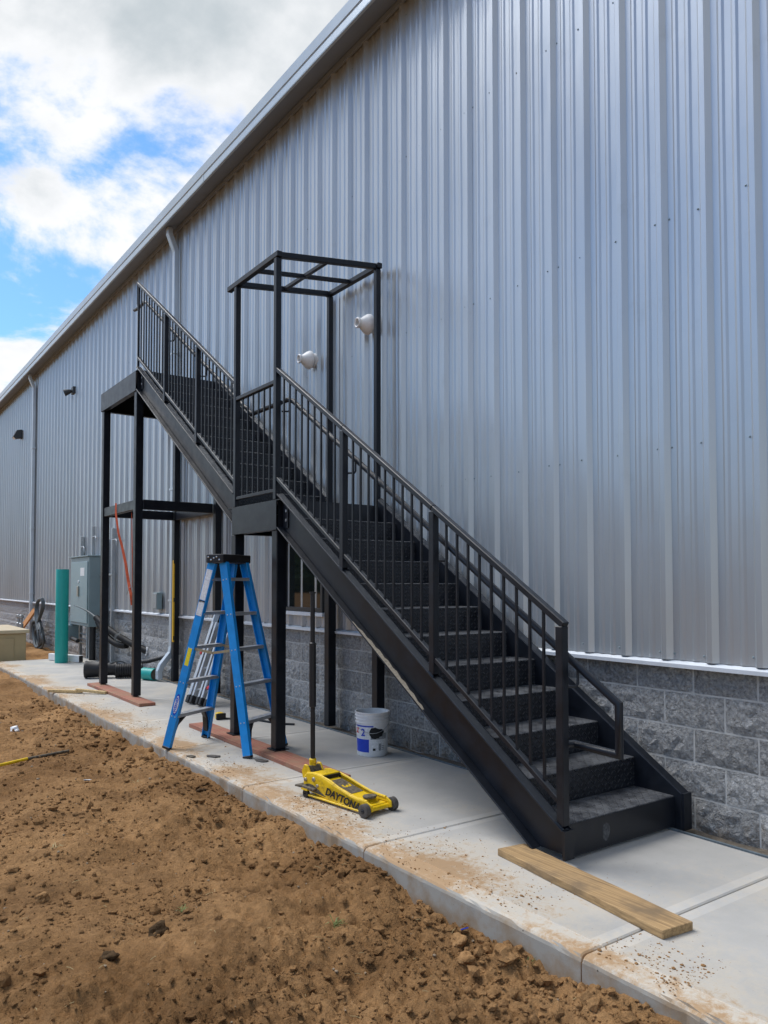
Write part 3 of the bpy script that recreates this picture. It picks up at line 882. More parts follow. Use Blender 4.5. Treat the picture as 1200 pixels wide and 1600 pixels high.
def downspout(xc, base_kick=True):
    w, d = 0.105, 0.08
    path = [(-4.13, 6.95), (-4.13, 6.86), (-4.235, 6.60), (-4.235, 0.52)]
    if base_kick:
        path += [(-4.215, 0.42), (-4.07, 0.24), (-4.035, 0.15), (-4.035, 0.03)]
    else:
        path += [(-4.235, 0.02)]
    mb = MB(); rings = []
    m = len(path)
    for i, (y, z) in enumerate(path):
        if i == 0: t = Vector((path[1][0] - y, path[1][1] - z))
        elif i == m - 1: t = Vector((y - path[i - 1][0], z - path[i - 1][1]))
        else:
            t = (Vector((path[i + 1][0] - y, path[i + 1][1] - z)).normalized() + Vector((y - path[i - 1][0], z - path[i - 1][1])).normalized())
        t.normalize(); nrm = Vector((-t.y, t.x))
        rings.append([(xc - w / 2, y - nrm.x * d / 2, z - nrm.y * d / 2), (xc + w / 2, y - nrm.x * d / 2, z - nrm.y * d / 2),
                      (xc + w / 2, y + nrm.x * d / 2, z + nrm.y * d / 2), (xc - w / 2, y + nrm.x * d / 2, z + nrm.y * d / 2)])
    mb.add([p for r_ in rings for p in r_], [(i * 4 + k, i * 4 + (k + 1) % 4, (i + 1) * 4 + (k + 1) % 4, (i + 1) * 4 + k) for i in range(m - 1) for k in range(4)] + [(0, 1, 2, 3), tuple(range(4 * m - 4, 4 * m))])
    o = mb.build('downspout', M_DSP, bld, bevel=0.012, seg=3)
    for z in (5.0, 2.9, 1.2):
        MB().box((xc - w / 2 - 0.03, -4.282, z), (xc + w / 2 + 0.03, -4.19, z + 0.03)).build('strap', M_DSP, o)
    return o

downspout(11.5)
downspout(21.8, False)

# ------------------------------------------------------------------ the stair
st = thing('steel_staircase', (6.0, -3.7, 0), 'black steel staircase in two straight flights with landings, railing and open canopy frame', 'staircase')
SL = 0.1825 / 0.283
NX0, NZ0 = 2.824, 0.2
def noz(x): return NZ0 + SL * (x - NX0)              # nosing line, lower flight
MX0, MZ0 = 6.985, 2.3875
def noz2(x): return MZ0 + SL * (x - MX0)
L1, L2 = 2.205, 4.21
YO, YI = -3.115, -3.18                               # flange toe and web of the outer stringers
YWI, YWO = -4.165, -4.235


def stringer(x0, x1, fn, y_web, y_toe, zlo=None, cut_hi=True):
    dv = 0.300
    up_ = 0.022
    tf = 0.014
    mb = MB()
    def band(off_hi, off_lo, ya, yb):
        poly = []
        pts_top = [(x0, fn(x0) + off_hi), (x1, fn(x1) + off_hi)]
        pts_bot = [(x1, fn(x1) + off_lo), (x0, fn(x0) + off_lo)]
        poly = pts_top + pts_bot
        if zlo is not None:
            out = []
            for i in range(len(poly)):
                a, b = poly[i], poly[(i + 1) % len(poly)]
                if a[1] >= zlo: out.append(a)
                if (a[1] - zlo) * (b[1] - zlo) < 0:
                    t = (zlo - a[1]) / (b[1] - a[1]); out.append((a[0] + t * (b[0] - a[0]), zlo))
            poly = out
        if len(poly) > 2:
            mb.prism(poly, ya, yb)
    yw2 = y_web - 0.008 if y_toe > y_web else y_web + 0.008
    band(up_, up_ - dv, yw2, y_web)
    yf = y_web + (0.0005 if y_toe > y_web else -0.0005)
    band(up_ + 0.001, up_ - tf, yf, y_toe)
    band(up_ - dv + tf, up_ - dv - 0.001, yf, y_toe)
    return mb

so = stringer(2.775, 5.975, noz, YI, YO, zlo=0.041).build('stringer', M_STEEL, st, bevel=0.004, seg=2)
# scraped bare patch on the lower flange of the outer stringer
so['label'] = 'outer stringer of the lower flight with a scraped pale patch on its lower flange'
sp_ = MB()
xa, xb = 3.95, 4.78
n_ = 26
for i in range(n_):
    x = xa + (xb - xa) * i / (n_ - 1)
    wv = 0.035 * math.sin(math.pi * min(1, (i + 1.5) / n_)) ** 0.6 + 0.006 * math.sin(i * 2.1)
    z = noz(x) + 0.022 - 0.300 + 0.0155
    sp_.v += [(x, YO - 0.001, z), (x, YO - 0.004 - max(0.004, wv), z)]
sp_.f = [(2 * i, 2 * i + 2, 2 * i + 3, 2 * i + 1) for i in range(n_ - 1)]
M_SCRAPE = pm('scraped_primer', (0.30, 0.26, 0.20), 0.7, var=0.35, vscale=60)
sp_.build('scrape', M_SCRAPE, so)
# end plate at the foot
MB().box((2.758, YI - 0.006, 0.041), (2.7745, YO + 0.002, noz(2.775) + 0.024)).build('end_plate', M_STEEL, so)
sw = stringer(2.775, 5.975, lambda x: noz(x) + 0.03, YWI, YWO, zlo=0.005).build('stringer', M_STEEL, st, bevel=0.004, seg=2)
MB().box((2.758, YWO - 0.001, 0.005), (2.7745, YWI + 0.006, noz(2.775) + 0.054)).build('end_plate', M_STEEL, sw)
so2 = stringer(6.885, 9.845, noz2, YI, YO).build('stringer', M_STEEL, st, bevel=0.004, seg=2)
sw2 = stringer(6.885, 9.845, lambda x: noz2(x) + 0.03, YWI, YWO).build('stringer', M_STEEL, st, bevel=0.004, seg=2)
for (xx, zz, par) in ((5.955, 2.10, so), (5.955, 2.02, so), (9.83, 4.10, so2), (9.83, 4.02, so2)):
    MB().lathe([(0, 0.014), (0.013, 0.014), (0.013, 0), (0, 0)], (xx - 0.055, YI + 0.0, zz), (0, 1, 0), 8).build('bolt', M_GALV, par)
for xx, par, fn in ((5.93, so, noz), (9.80, so2, noz2)):
    MB().box((xx - 0.06, YI + 0.001, fn(xx) - 0.25), (xx + 0.03, YI + 0.009, fn(xx) - 0.02)).build('connection_plate', M_STEEL, par)


def tread_mesh(riser=0.1825, depth=0.283 + 0.012):
    W = YI - 0.0085 - (YWI + 0.0085)
    mb = MB()
    t = 0.006
    # origin at nosing, outer end; runs to -y
    pts = [(0, -riser + 0.001), (t, -riser + 0.001), (t, -t), (depth, -t), (depth, 0), (0.004, 0), (0, -0.004)]
    mb.prism(pts, 0, -W)
    me = bpy.data.meshes.new('tread'); me.from_pydata(mb.v, [], mb.f)
    bm = bmesh.new(); bm.from_mesh(me); bmesh.ops.recalc_face_normals(bm, faces=bm.faces)
    uvl = bm.loops.layers.uv.new('UVMap')
    for f in bm.faces:
        for lp in f.loops:
            p = lp.vert.co
            if abs(f.normal.z) > 0.5: lp[uvl].uv = (p.x + 3, p.y + 3)
            elif abs(f.normal.x) > 0.5: lp[uvl].uv = (p.z + 3, p.y + 3)
            else: lp[uvl].uv = (p.x + 3, p.z + 3)
    bm.to_mesh(me); bm.free(); me.materials.append(M_TREAD)
    return me

TM = tread_mesh()
YT = YI - 0.0085
for k in range(0, 11):
    o = bpy.data.objects.new('tread', TM); COL.objects.link(o); o.parent = st
    o.location = Vector((NX0 + 0.283 * k, YT, NZ0 + 0.1825 * k)) - BASE[st.name]
    BASE[o.name] = BASE[st.name]
for k in range(0, 10):
    o = bpy.data.objects.new('tread', TM); COL.objects.link(o); o.parent = st
    o.location = Vector((MX0 + 0.283 * k, YT, MZ0 + 0.1825 * k)) - BASE[st.name]
    BASE[o.name] = BASE[st.name]
# plain bottom riser
rz = MB().box((NX0 - 0.004, YWI + 0.0085, 0.028), (NX0 - 0.0005, YT, NZ0 - 0.006)).build('riser_plate', M_STEEL, st)
rz['label'] = 'plain smooth plate closing the bottom step, with a chalky smear'
sm = MB(); cx_, cz_ = -3.52, 0.105
ring = []
for i in range(14):
    a = 2 * math.pi * i / 14
    ring.append((NX0 - 0.0046, cx_ + math.cos(a) * (0.028 + 0.009 * random.random()), cz_ + math.sin(a) * (0.042 + 0.012 * random.random())))
sm.add(ring, [tuple(range(14))]); 
M_SMEAR = pm('chalk_smear', (0.07, 0.072, 0.075), 0.9, var=0.6, vscale=70)
sm.build('smear', M_SMEAR, rz)


def plate_deck(x0, x1, z, name):
    mb = MB().box((x0, YWI - 0.06, z - 0.008), (x1, -3.125, z))
    o = mb.build(name, M_TREAD, st)
    me = o.data
    uvl = me.uv_layers.new(name='UVMap')
    for p in me.polygons:
        for li in p.loop_indices:
            c = me.vertices[me.loops[li].vertex_index].co
            uvl.data[li].uv = (c.x + 9, c.y + 9) if abs(p.normal.z) > .5 else (c.x + c.y + 9, c.z + 9)
    return o

plate_deck(NX0 + 0.283 * 11, MX0 + 0.02, L1, 'landing_deck')
plate_deck(MX0 + 0.283 * 10, 11.42, L2, 'landing_deck')
for xr, zt in ((NX0 + 0.283 * 11, L1), (MX0 + 0.283 * 10, L2)):
    MB().box((xr - 0.004, YWI + 0.0085, zt - 0.19), (xr - 0.0005, YT, zt - 0.001)).build('riser_plate', M_TREAD, st)


def channel_x(x0, x1, z0, z1, y_web, y_toe):
    mb = MB(); s = 1 if y_toe > y_web else -1
    mb.box((x0, min(y_web, y_web - s * 0.008), z0), (x1, max(y_web, y_web - s * 0.008), z1))
    for za, zb in ((z0, z0 + 0.012), (z1 - 0.012, z1)):
        mb.box((x0, min(y_web + s * .0005, y_toe), za), (x1, max(y_web + s * .0005, y_toe), zb))
    return mb

def channel_y(y0, y1, z0, z1, x_web, x_toe):
    mb = MB(); s = 1 if x_toe > x_web else -1
    mb.box((min(x_web, x_web - s * 0.008), y0, z0), (max(x_web, x_web - s * 0.008), y1, z1))
    for za, zb in ((z0, z0 + 0.012), (z1 - 0.012, z1)):
        mb.box((min(x_web + s * .0005, x_toe), y0, za), (max(x_web + s * .0005, x_toe), y1, zb))
    return mb

for (x0, x1, zt) in ((5.98, 6.885, L1 - 0.009), (9.85, 11.42, L2 - 0.009)):
    zb = zt - 0.254
    channel_x(x0, x1, zb, zt, -3.122, -3.18).build('landing_channel', M_STEEL, st)
    channel_x(x0, x1, zb, zt, -4.262, -4.20).build('landing_channel', M_STEEL, st)
    channel_y(-4.25, -3.135, zb, zt - 0.001, x0 + 0.009, x0 + 0.07).build('landing_channel', M_STEEL, st)
    channel_y(-4.25, -3.135, zb, zt - 0.001, x1 - 0.002, x1 - 0.06).build('landing_channel', M_STEEL, st)
    xm = (x0 + x1) / 2
    MB().box((xm - 0.03, -4.19, zt - 0.08), (xm + 0.03, -3.19, zt - 0.001)).build('deck_joist', M_STEEL, st)

# square posts under the landings
PW = 0.096
def post(xc, yc, z0, z1, w=PW, plate=True):
    o = MB().box((xc - w / 2, yc - w / 2, z0 + 0.008), (xc + w / 2, yc + w / 2, z1)).build('support_post', M_STEEL, st, bevel=0.006, seg=2)
    if plate:
        MB().box((xc - 0.075, yc - 0.07, z0), (xc + 0.075, yc + 0.07, z0 + 0.0085)).build('base_plate', M_STEEL, o)
    return o
PO_Y, PW_Y = -3.178, -4.222
post(6.042, PO_Y, 0.041, L1 - 0.264); post(6.89, PO_Y, 0.041, L1 - 0.264)
post(6.02, PW_Y, 0.0, L1 - 0.264, 0.09, False); post(6.89, PW_Y, 0.0, L1 - 0.264, 0.09, False)
post(9.90, PO_Y, 0.041, L2 - 0.264, plate=False); post(11.36, PO_Y, 0.041, L2 - 0.264, plate=False)
post(9.80, PW_Y, 0.0, L2 - 0.264, 0.09, False); post(11.34, PW_Y, 0.0, L2 - 0.264, 0.09, False)
# braces round the upper tower, half way up
zb0, zb1 = 2.425, 2.55
for a, b in (((9.95, PO_Y), (11.31, PO_Y)), ((9.85, PW_Y), (11.29, PW_Y)), ((9.875, -4.17), (9.875, -3.23)), ((11.35, -4.17), (11.35, -3.23))):
    MB().beam((*a, (zb0 + zb1) / 2), (*b, (zb0 + zb1) / 2), 0.07, zb1 - zb0).build('tower_brace', M_STEEL, st, bevel=0.005, seg=1)

# railings
RY = -3.148
WELDS = []

def rail_section(xa, xb, fn, n_pick, name='railing', top=1.105, bot=0.135, flat=None, par=None):
    """top rail, bottom rail and pickets between two posts"""
    top_z = (lambda x: fn(x) + top); bot_z = (lambda x: fn(x) + bot)
    ea, eb = xa - (0.051 if xa < 3 else 0.0245), xb + 0.0245
    rt = MB().beam((ea, RY, top_z(ea) - 0.016), (eb, RY, top_z(eb) - 0.016), 0.046, 0.036)
    r = rt.build(name, M_STEEL, st, bevel=0.004, seg=1)
    MB().beam((xa, RY, bot_z(xa)), (xb, RY, bot_z(xb)), 0.038, 0.030).build('bottom_rail', M_STEEL, r, bevel=0.003, seg=1)
    for i in range(n_pick):
        x = xa + (xb - xa) * (i + 1) / (n_pick + 1)
        MB().box((x - 0.0068, RY - 0.0068, bot_z(x) + 0.005), (x + 0.0068, RY + 0.0068, top_z(x) - 0.025)).build('picket', M_STEEL, r)
    return r

def rail_post(x, z0, z1, w=0.05):
    weld = MB()
    for q in (-1, 1):
        weld.tube([(x - w / 2 - 0.002, RY + q * (w / 2 + 0.001), z0 + 0.004 - SL * w / 2), (x, RY + q * (w / 2 + 0.003), z0 + 0.005), (x + w / 2 + 0.002, RY + q * (w / 2 + 0.001), z0 + 0.004 + SL * w / 2)], 0.005, 6)
    WELDS.append(weld)
    return MB().box((x - w / 2, RY - w / 2, z0), (x + w / 2, RY + w / 2, z1)).build('rail_post', M_STEEL, st, bevel=0.004, seg=1)

P1 = [2.80, 3.868, 4.945, 6.035]
w2 = 0.025
for a, b in zip(P1[:-1], P1[1:]):
    rail_section(a + w2, b - w2, noz, 9)
for x in P1[:3]:
    rail_post(x, noz(x) + 0.024, noz(x) + 1.068)
# landing rail and flight two
P2 = [6.865, 7.852, 8.838, 9.86]
rail_section(P1[3] + w2, P2[0] - w2, lambda x: L1, 6, top=1.06, bot=0.085)
for a, b in zip(P2[:-1], P2[1:]):
    rail_section(a + w2, b - (w2 if b < 9.8 else 0.012), noz2, 9)
for x in P2[1:3]:
    rail_post(x, noz2(x) + 0.024, noz2(x) + 1.068)
for wd in WELDS:
    wd.build('weld_bead', M_STEEL, st, smooth=True)
# the upper end turns down in a thin bar
MB().tube([(9.85, RY, noz2(9.85) + 1.09), (9.89, RY, noz2(9.85) + 1.10), (9.905, RY, noz2(9.85) + 1.07), (9.905, RY, noz2(9.85) + 0.85), (9.88, RY, noz2(9.85) + 0.80), (9.862, RY, noz2(9.85) + 0.80)], 0.013, 8).build('rail_end', M_STEEL, st, smooth=True)
MB().box((9.848, RY - 0.012, noz2(9.86) + 0.02), (9.872, RY + 0.012, noz2(9.86) + 1.08)).build('rail_post', M_STEEL, st)

# handrail pipe on the inner side with brackets
HY = -3.232
def hz(x): return noz(x) + 0.878
def hz2(x): return noz2(x) + 0.878
hr = MB().tube([(2.80, RY - 0.03, 0.628), (2.79, HY, 0.625), (2.503, HY, 0.617), (2.503, HY, hz(2.503)), (5.90, HY, hz(5.90)), (5.99, HY, L1 + 0.885), (6.05, HY, L1 + 0.885)], 0.021, 12).build('handrail', M_STEEL, st, smooth=True)
hr2 = MB().tube([(6.12, HY, L1 + 0.885), (6.72, HY, L1 + 0.885), (6.80, HY, hz2(6.86) - 0.03), (6.90, HY, hz2(6.90)), (9.83, HY, hz2(9.83)), (9.93, HY, hz2(9.88)), (10.0, HY, hz2(9.86)), (10.20, HY, hz2(9.86)), (10.30, HY, hz2(9.86) + 0.015)], 0.021, 12).build('handrail', M_STEEL, st, smooth=True)
for x, fn, par in [(x, hz, hr) for x in P1[:3]] + [(6.0, lambda q: L1 + 0.885, hr)] + [(x, hz2, hr2) for x in P2[1:3]]:
    z = fn(x - 0.03)
    MB().tube([(x - 0.035, HY, z - 0.018), (x - 0.035, HY, z - 0.095), (x - 0.035, HY + 0.012, z - 0.11), (x - 0.01, RY - 0.02, z - 0.112)], 0.0075, 6).build('bracket', M_STEEL, par, smooth=True)

# canopy frame over the middle landing
CP = 0.052
def cz_top(y): return 4.40 + (-3.15 - y) * 0.128
for xc, yc, z0 in ((6.035, RY, L1), (6.865, RY, L1), (6.0, -4.195, L1), (6.865, -4.195, L1)):
    MB().box((xc - CP / 2, yc - CP / 2, z0 + 0.0005), (xc + CP / 2, yc + CP / 2, cz_top(yc) - 0.054)).build('canopy_post', M_STEEL, st, bevel=0.004, seg=1)
def cbeam(a, b, w=0.05, h=0.05, dz=0.0):
    MB().beam((a[0], a[1], cz_top(a[1]) - 0.026 + dz), (b[0], b[1], cz_top(b[1]) - 0.026 + dz), w, h).build('canopy_beam', M_STEEL, st, bevel=0.004, seg=1)
cbeam((5.99, -3.145), (7.05, -3.145)); cbeam((5.95, -4.195), (6.91, -4.195))
cbeam((6.035, -3.171), (6.0, -4.169)); cbeam((6.865, -3.171), (6.865, -4.169)); cbeam((6.46, -3.171), (6.46, -4.169), 0.038, 0.038)
cbeam((6.06, -3.66), (6.84, -3.66), 0.037, 0.037, 0.003)

# ------------------------------------------------------------------ lumber under the stair
def board(name, a, b, w, t, mat, label, group=None, z0=0.001):
    d = Vector(b) - Vector(a); L = d.length
    nseg = 10
    mb = MB(); rings = []
    for i in range(nseg + 1):
        x = L * i / nseg
        wob = 0.002 * math.sin(i * 1.3)
        rings += [(x, -w / 2 + wob, 0), (x, w / 2 + wob, 0), (x, w / 2 + wob, t), (x, -w / 2 + wob, t)]
    mb.add(rings, [(i * 4 + k, i * 4 + (k + 1) % 4, (i + 1) * 4 + (k + 1) % 4, (i + 1) * 4 + k) for i in range(nseg) for k in range(4)] + [(0, 1, 2, 3), tuple(range(4 * nseg, 4 * nseg + 4))])
    o = mb.build(name, mat, bevel=0.004, seg=2)
    o.location = (a[0], a[1], z0); o.rotation_euler = (0, 0, math.atan2(d.y, d.x))
    return tag(o, label, 'board', group)

board('lumber_board', (1.975, -2.925), (3.10, -3.065), 0.182, 0.038, M_WOOD, 'tan lumber board on the walk under the foot of the stair')
board('lumber_board', (4.93, -3.105), (7.68, -3.115), 0.205, 0.038, M_WOODR, 'long reddish lumber board under the posts beside the blue ladder')
board('lumber_board', (9.27, -3.115), (11.62, -3.125), 0.20, 0.038, M_WOODR, 'reddish lumber board under the two front posts of the far tower')

# ------------------------------------------------------------------ blue stepladder
e1 = Vector((0.483, -0.876, 0)).normalized(); e2 = Vector((-0.876, -0.483, 0)).normalized()
LC = Vector((6.53, -2.925, 0))
lad = thing('stepladder', LC, 'blue fibreglass stepladder standing open on the walk in front of a stair post', 'ladder')
def lp(a, b, z): return LC + e1 * a + e2 * b + Vector((0, 0, z))
def lrail(sa, sb):
    """a channel rail, web to the outside, tapering inwards to the cap"""
    p0 = lp(sa * 0.285, -0.46 if sb < 0 else 0.415, 0.012); p1 = lp(sa * 0.165, sb * 0.062, 1.66)
    d = (p1 - p0).normalized()
    ax = (e1 * sa - d * d.dot(e1 * sa)).normalized()      # outwards
    wv = d.cross(ax).normalized()
    mb = MB()
    w = 0.078
    mb.beam(p0, p1, w, 0.006, up=ax)
    for q in (-1, 1):
        off = wv * q * (w / 2 - 0.003) - ax * 0.019
        mb.beam(p0 + off, p1 + off, 0.006, 0.032, up=ax)
    r = mb.build('rail', M_BLUE, lad)
    MB().beam(p0 - d * 0.011 - ax * 0.014, p0 + d * 0.012 - ax * 0.014, w + 0.006, 0.042, up=ax).build('foot', M_BLACKP if sb > 0 or True else M_BLUE, r, bevel=0.004, seg=1)
    return p0, p1, d, ax, wv, r
rails = {(a, b): lrail(a, b) for a in (-1, 1) for b in (-1, 1)}
for sb in (-1, 1):
    for k in range(1, 6):
        z = 0.305 * k
        t = z / 1.66
        def at(sa):
            p0, p1 = rails[(sa, sb)][:2]; return p0 + (p1 - p0) * ((z - p0.z) / (p1.z - p0.z))
        a, b = at(-1), at(1)
        ins = (b - a).normalized() * 0.012
        mb = MB()
        mb.beam(a + ins, b - ins, 0.076, 0.005)
        for q in (-1, 1):
            off = e2 * q * 0.036 - Vector((0, 0, 0.013))
            mb.beam(a + ins + off, b - ins + off, 0.004, 0.026)
        mb.build('step', M_ALU, lad)
        if k == 1:
            for sa in (-1, 1):
                p0 = rails[(sa, sb)][0]; d = rails[(sa, sb)][2]
                pa = p0 + d * 0.07 - rails[(sa, sb)][3] * 0.03; pb = at(sa) - e1 * sa * 0.13 - Vector((0, 0, 0.018))
                pm_ = (pa + pb) / 2 + Vector((0, 0, 0.035)) + e1 * sa * 0.012
                mb = MB(); mb.beam(pa, pm_, 0.05, 0.018, up=e1); mb.beam(pm_, pb, 0.05, 0.018, up=e1)
                mb.build('knee_brace', M_BLACKP, lad)
for (sa, sb), (p0, p1, d, ax, wv, r) in rails.items():
    if sa > 0: continue
    for k in range(1, 6):
        c_ = p0 + (p1 - p0) * ((0.305 * k - 0.015 - p0.z) / (p1.z - p0.z))
        for q in (-1, 1):
            MB().lathe([(0, 0.003), (0.0065, 0.002), (0.0065, 0)], c_ + wv * q * 0.018 + ax * 0.003, ax, 8).build('rivet', M_ALU, r)
for sa in (-1, 1):
    za = 0.90
    def atz(sb, z=za):
        p0, p1 = rails[(sa, sb)][:2]; return p0 + (p1 - p0) * ((z - p0.z) / (p1.z - p0.z))
    a, b = atz(-1) - e1 * sa * 0.012, atz(1) - e1 * sa * 0.012
    m_ = (a + b) / 2 - Vector((0, 0, 0.035))
    mb = MB(); mb.beam(a, m_, 0.006, 0.022); mb.beam(m_ + e1 * sa * 0.007, b + e1 * sa * 0.007, 0.006, 0.022)
    s = mb.build('spreader', M_TANSPR, lad)
    MB().lathe([(0, .01), (.012, .01), (.012, -.01), (0, -.01)], m_, e1, 8).build('hinge', M_BOLT, s)
cap = MB()
cpts = [(-0.205, -0.095), (0.205, -0.095), (0.215, -0.07), (0.215, 0.07), (0.205, 0.095), (-0.205, 0.095), (-0.215, 0.07), (-0.215, -0.07)]
cap.prism(cpts, 1.66, 1.735, 'z')
cap.xf(Matrix.Translation(LC) @ Matrix(((e1.x, e2.x, 0, 0), (e1.y, e2.y, 0, 0), (0, 0, 1, 0), (0, 0, 0, 1))))
co = cap.build('top_cap', M_BLACKP, lad, bevel=0.008, seg=2)
for (b_, z_) in ((-0.06, 1.71), (-0.03, 1.685), (0.03, 1.71), (0.06, 1.685), (0.0, 1.70)):
    MB().lathe([(0, .006), (.008, .004), (.008, 0)], lp(-0.214, b_, z_), -e1, 8).build('rivet', M_ALU, co)
# stickers on the near rail
def sticker(z0, z1, mat, name, wfrac=0.8, rail=(-1, -1)):
    p0, p1, d, ax, wv, r = rails[rail]
    f = lambda z: p0 + (p1 - p0) * ((z - p0.z) / (p1.z - p0.z)) + ax * 0.0042
    a, b = f(z0), f(z1)
    MB().beam(a, b, 0.078 * wfrac, 0.0016, up=ax).build(name, mat, r)
    return f
sticker(1.33, 1.60, M_WHITES, 'instruction_sticker'); sticker(1.19, 1.315, M_WHITES, 'instruction_sticker'); sticker(1.305, 1.325, M_BLACKS, 'sticker_bar')
sticker(0.745, 0.90, M_YELS, 'warning_sticker', 0.55)
p0, p1, d, ax, wv, rr_ = rails[(-1, -1)]
cpos = p0 + (p1 - p0) * (0.385 / 1.65) + ax * 0.0040
side = d.cross(ax)
M_o = frame(cpos, d, ax.cross(d))
mbo = MB(); mbo.add([M_o @ Vector((0.098 * math.cos(t), 0.029 * math.sin(t), 0)) for t in np.linspace(0, 2 * math.pi, 24, endpoint=False)], [tuple(range(24))]); mbo.build('logo_border', M_BLUES, rr_)
M_o2 = frame(cpos + ax * 0.0006, d, ax.cross(d))
mbo = MB(); mbo.add([M_o2 @ Vector((0.080 * math.cos(t), 0.024 * math.sin(t), 0)) for t in np.linspace(0, 2 * math.pi, 24, endpoint=False)], [tuple(range(24))]); mbo.build('logo_field', M_WHITES, rr_)
text_part('WERNER', 0.036, M_BLUES, frame(cpos + ax * 0.0014, d, ax.cross(d)), rr_, width=0.95, bold=0.0008)

# ------------------------------------------------------------------ floor jack
JF = Vector((4.108, -2.885, 0)); jr = Vector((0.9895, 0.1445, 0)); jt = Vector((-0.1445, 0.9895, 0))
jack = thing('floor_jack', JF, 'yellow floor jack with black upright handle on the walk', 'floor jack')
JM = Matrix(((jr.x, jt.x, 0, JF.x), (jr.y, jt.y, 0, JF.y), (0, 0, 1, 0), (0, 0, 0, 1)))
def jbuild(mb, name, mat, par=jack, **kw): return mb.xf(JM).build(name, mat, par, **kw)
profj = [(-0.035, 0.035), (-0.03, 0.072), (0.02, 0.092), (0.09, 0.092), (0.17, 0.098), (0.28, 0.122), (0.38, 0.15), (0.48, 0.168), (0.58, 0.172), (0.63, 0.165), (0.665, 0.13), (0.67, 0.085), (0.60, 0.045), (0.45, 0.030), (0.1, 0.022), (0.0, 0.022)]
for s in (-1, 1):
    pl = MB()
    n = len(profj)
    # plates splay a little outwards at the front
    def ty(x): return 0.083 + 0.010 * math.sin(min(1, max(0, (x + .03) / .4)) * math.pi)
    pl.add([(x, s * (ty(x) - 0.006), z) for x, z in profj] + [(x, s * (ty(x) + 0.006), z) for x, z in profj],
           [tuple(range(n)), tuple(range(2 * n - 1, n - 1, -1))] + [(i, i + n, (i + 1) % n + n, (i + 1) % n) for i in range(n)])
    sp = jbuild(pl, 'side_plate', M_YEL, bevel=0.004, seg=2)
    tp = MB().tube([(x, s * (ty(x) - 0.004), z - 0.003) for x, z in profj[2:11]], 0.0095, 8)
    jbuild(tp, 'plate_rim', M_YEL, sp, smooth=True)
    jbuild(MB().box((0.02, s * 0.088 - 0.012, 0.016), (0.60, s * 0.088 + 0.018, 0.028)), 'foot_flange', M_YEL, sp, bevel=0.003, seg=1)
    for (x, z, r_) in ((0.55, 0.135, 0.016), (0.51, 0.098, 0.013), (0.64, 0.120, 0.014)):
        jbuild(MB().lathe([(0, 0.016), (r_ * 0.8, 0.014), (r_, 0.008), (r_, 0)], (x, s * (ty(x) + 0.004), z), (0, s, 0), 10), 'bolt', M_BOLT, sp, smooth=True)
    # wheels
    wh = MB().lathe([(0.016, -0.018), (0.034, -0.021), (0.043, -0.016), (0.043, 0.016), (0.034, 0.021), (0.016, 0.018)], (0.0, s * 0.122, 0.043), (0, s, 0), 24)
    wo = jbuild(wh, 'wheel', M_RUBBER, smooth=True)
    jbuild(MB().lathe([(0, 0.017), (0.007, 0.024), (0.014, 0.019), (0.030, 0.015), (0.033, 0.0205)], (0.0, s * 0.122, 0.043), (0, s, 0), 18), 'hub', M_BLACKP, wo, smooth=True)
    cw = MB().lathe([(0.006, -0.012), (0.024, -0.013), (0.029, -0.009), (0.029, 0.009), (0.024, 0.013), (0.006, 0.012)], (0.625, s * 0.098, 0.029), (0, 1, 0), 18)
    co_ = jbuild(cw, 'caster', M_BLACKP, smooth=True)
    jbuild(MB().box((0.595, s * 0.098 - 0.018, 0.052), (0.66, s * 0.098 + 0.018, 0.066)), 'caster_fork', M_YEL, co_)
    # dark triangular gusset on the lower rear
    gp = MB(); y0 = s * (ty(.5) + 0.0066); y1 = s * (ty(.5) + 0.0080)
    gp.prism([(0.42, 0.040), (0.58, 0.050), (0.655, 0.085), (0.60, 0.098), (0.56, 0.096)], y0, y1)
    jbuild(gp, 'gusset_plate', M_GRIME, sp)
jbuild(MB().tube([(0, -0.105, 0.04), (0, 0.105, 0.04)], 0.016, 12), 'front_axle', M_YEL, smooth=True)
jbuild(MB().box((0.005, -0.075, 0.03), (0.06, 0.075, 0.062)), 'front_bridge', M_YEL, bevel=0.005)
jbuild(MB().prism([(0.06, 0.06), (0.09, 0.087), (0.18, 0.092), (0.47, 0.148), (0.47, 0.11), (0.2, 0.06)], -0.058, 0.058), 'lift_arm', M_YEL, bevel=0.006)
ang = math.atan2(0.148 - 0.092, 0.29)
dc = MB().box((-0.01, -0.052, 0), (0.215, 0.052, 0.001)); dc.xf(Matrix.Translation((0.215, 0, 0.1002)) @ Matrix.Rotation(-ang, 4, 'Y'))
dco = jbuild(dc, 'decal', M_GRIME)
T3 = JM @ Matrix.Translation((0.315, 0, 0.1012 + 0.1 * math.tan(ang))) @ Matrix.Rotation(-ang, 4, 'Y') @ Matrix.Rotation(R(180), 4, 'Z')
text_part('3', 0.095, M_YEL, T3, dco, width=1.1, bold=0.002)
sd = jbuild(MB().lathe([(0, 0.018), (0.044, 0.016), (0.047, 0.010), (0.043, 0.0), (0, 0)], (0.085, 0, 0.086), (0.06, 0, 1), 14), 'saddle', M_GRIME, smooth=True)
jbuild(MB().box((0.47, -0.078, 0.158), (0.585, 0.078, 0.178)), 'rear_bridge', M_YEL, bevel=0.006)
jbuild(MB().box((0.458, -0.072, 0.145), (0.472, 0.072, 0.170)), 'bridge_lip', M_BLACKP)
JM0 = JM.copy(); JM = JM0 @ Matrix.Translation((0.030, 0.012, 0))
yk = MB()
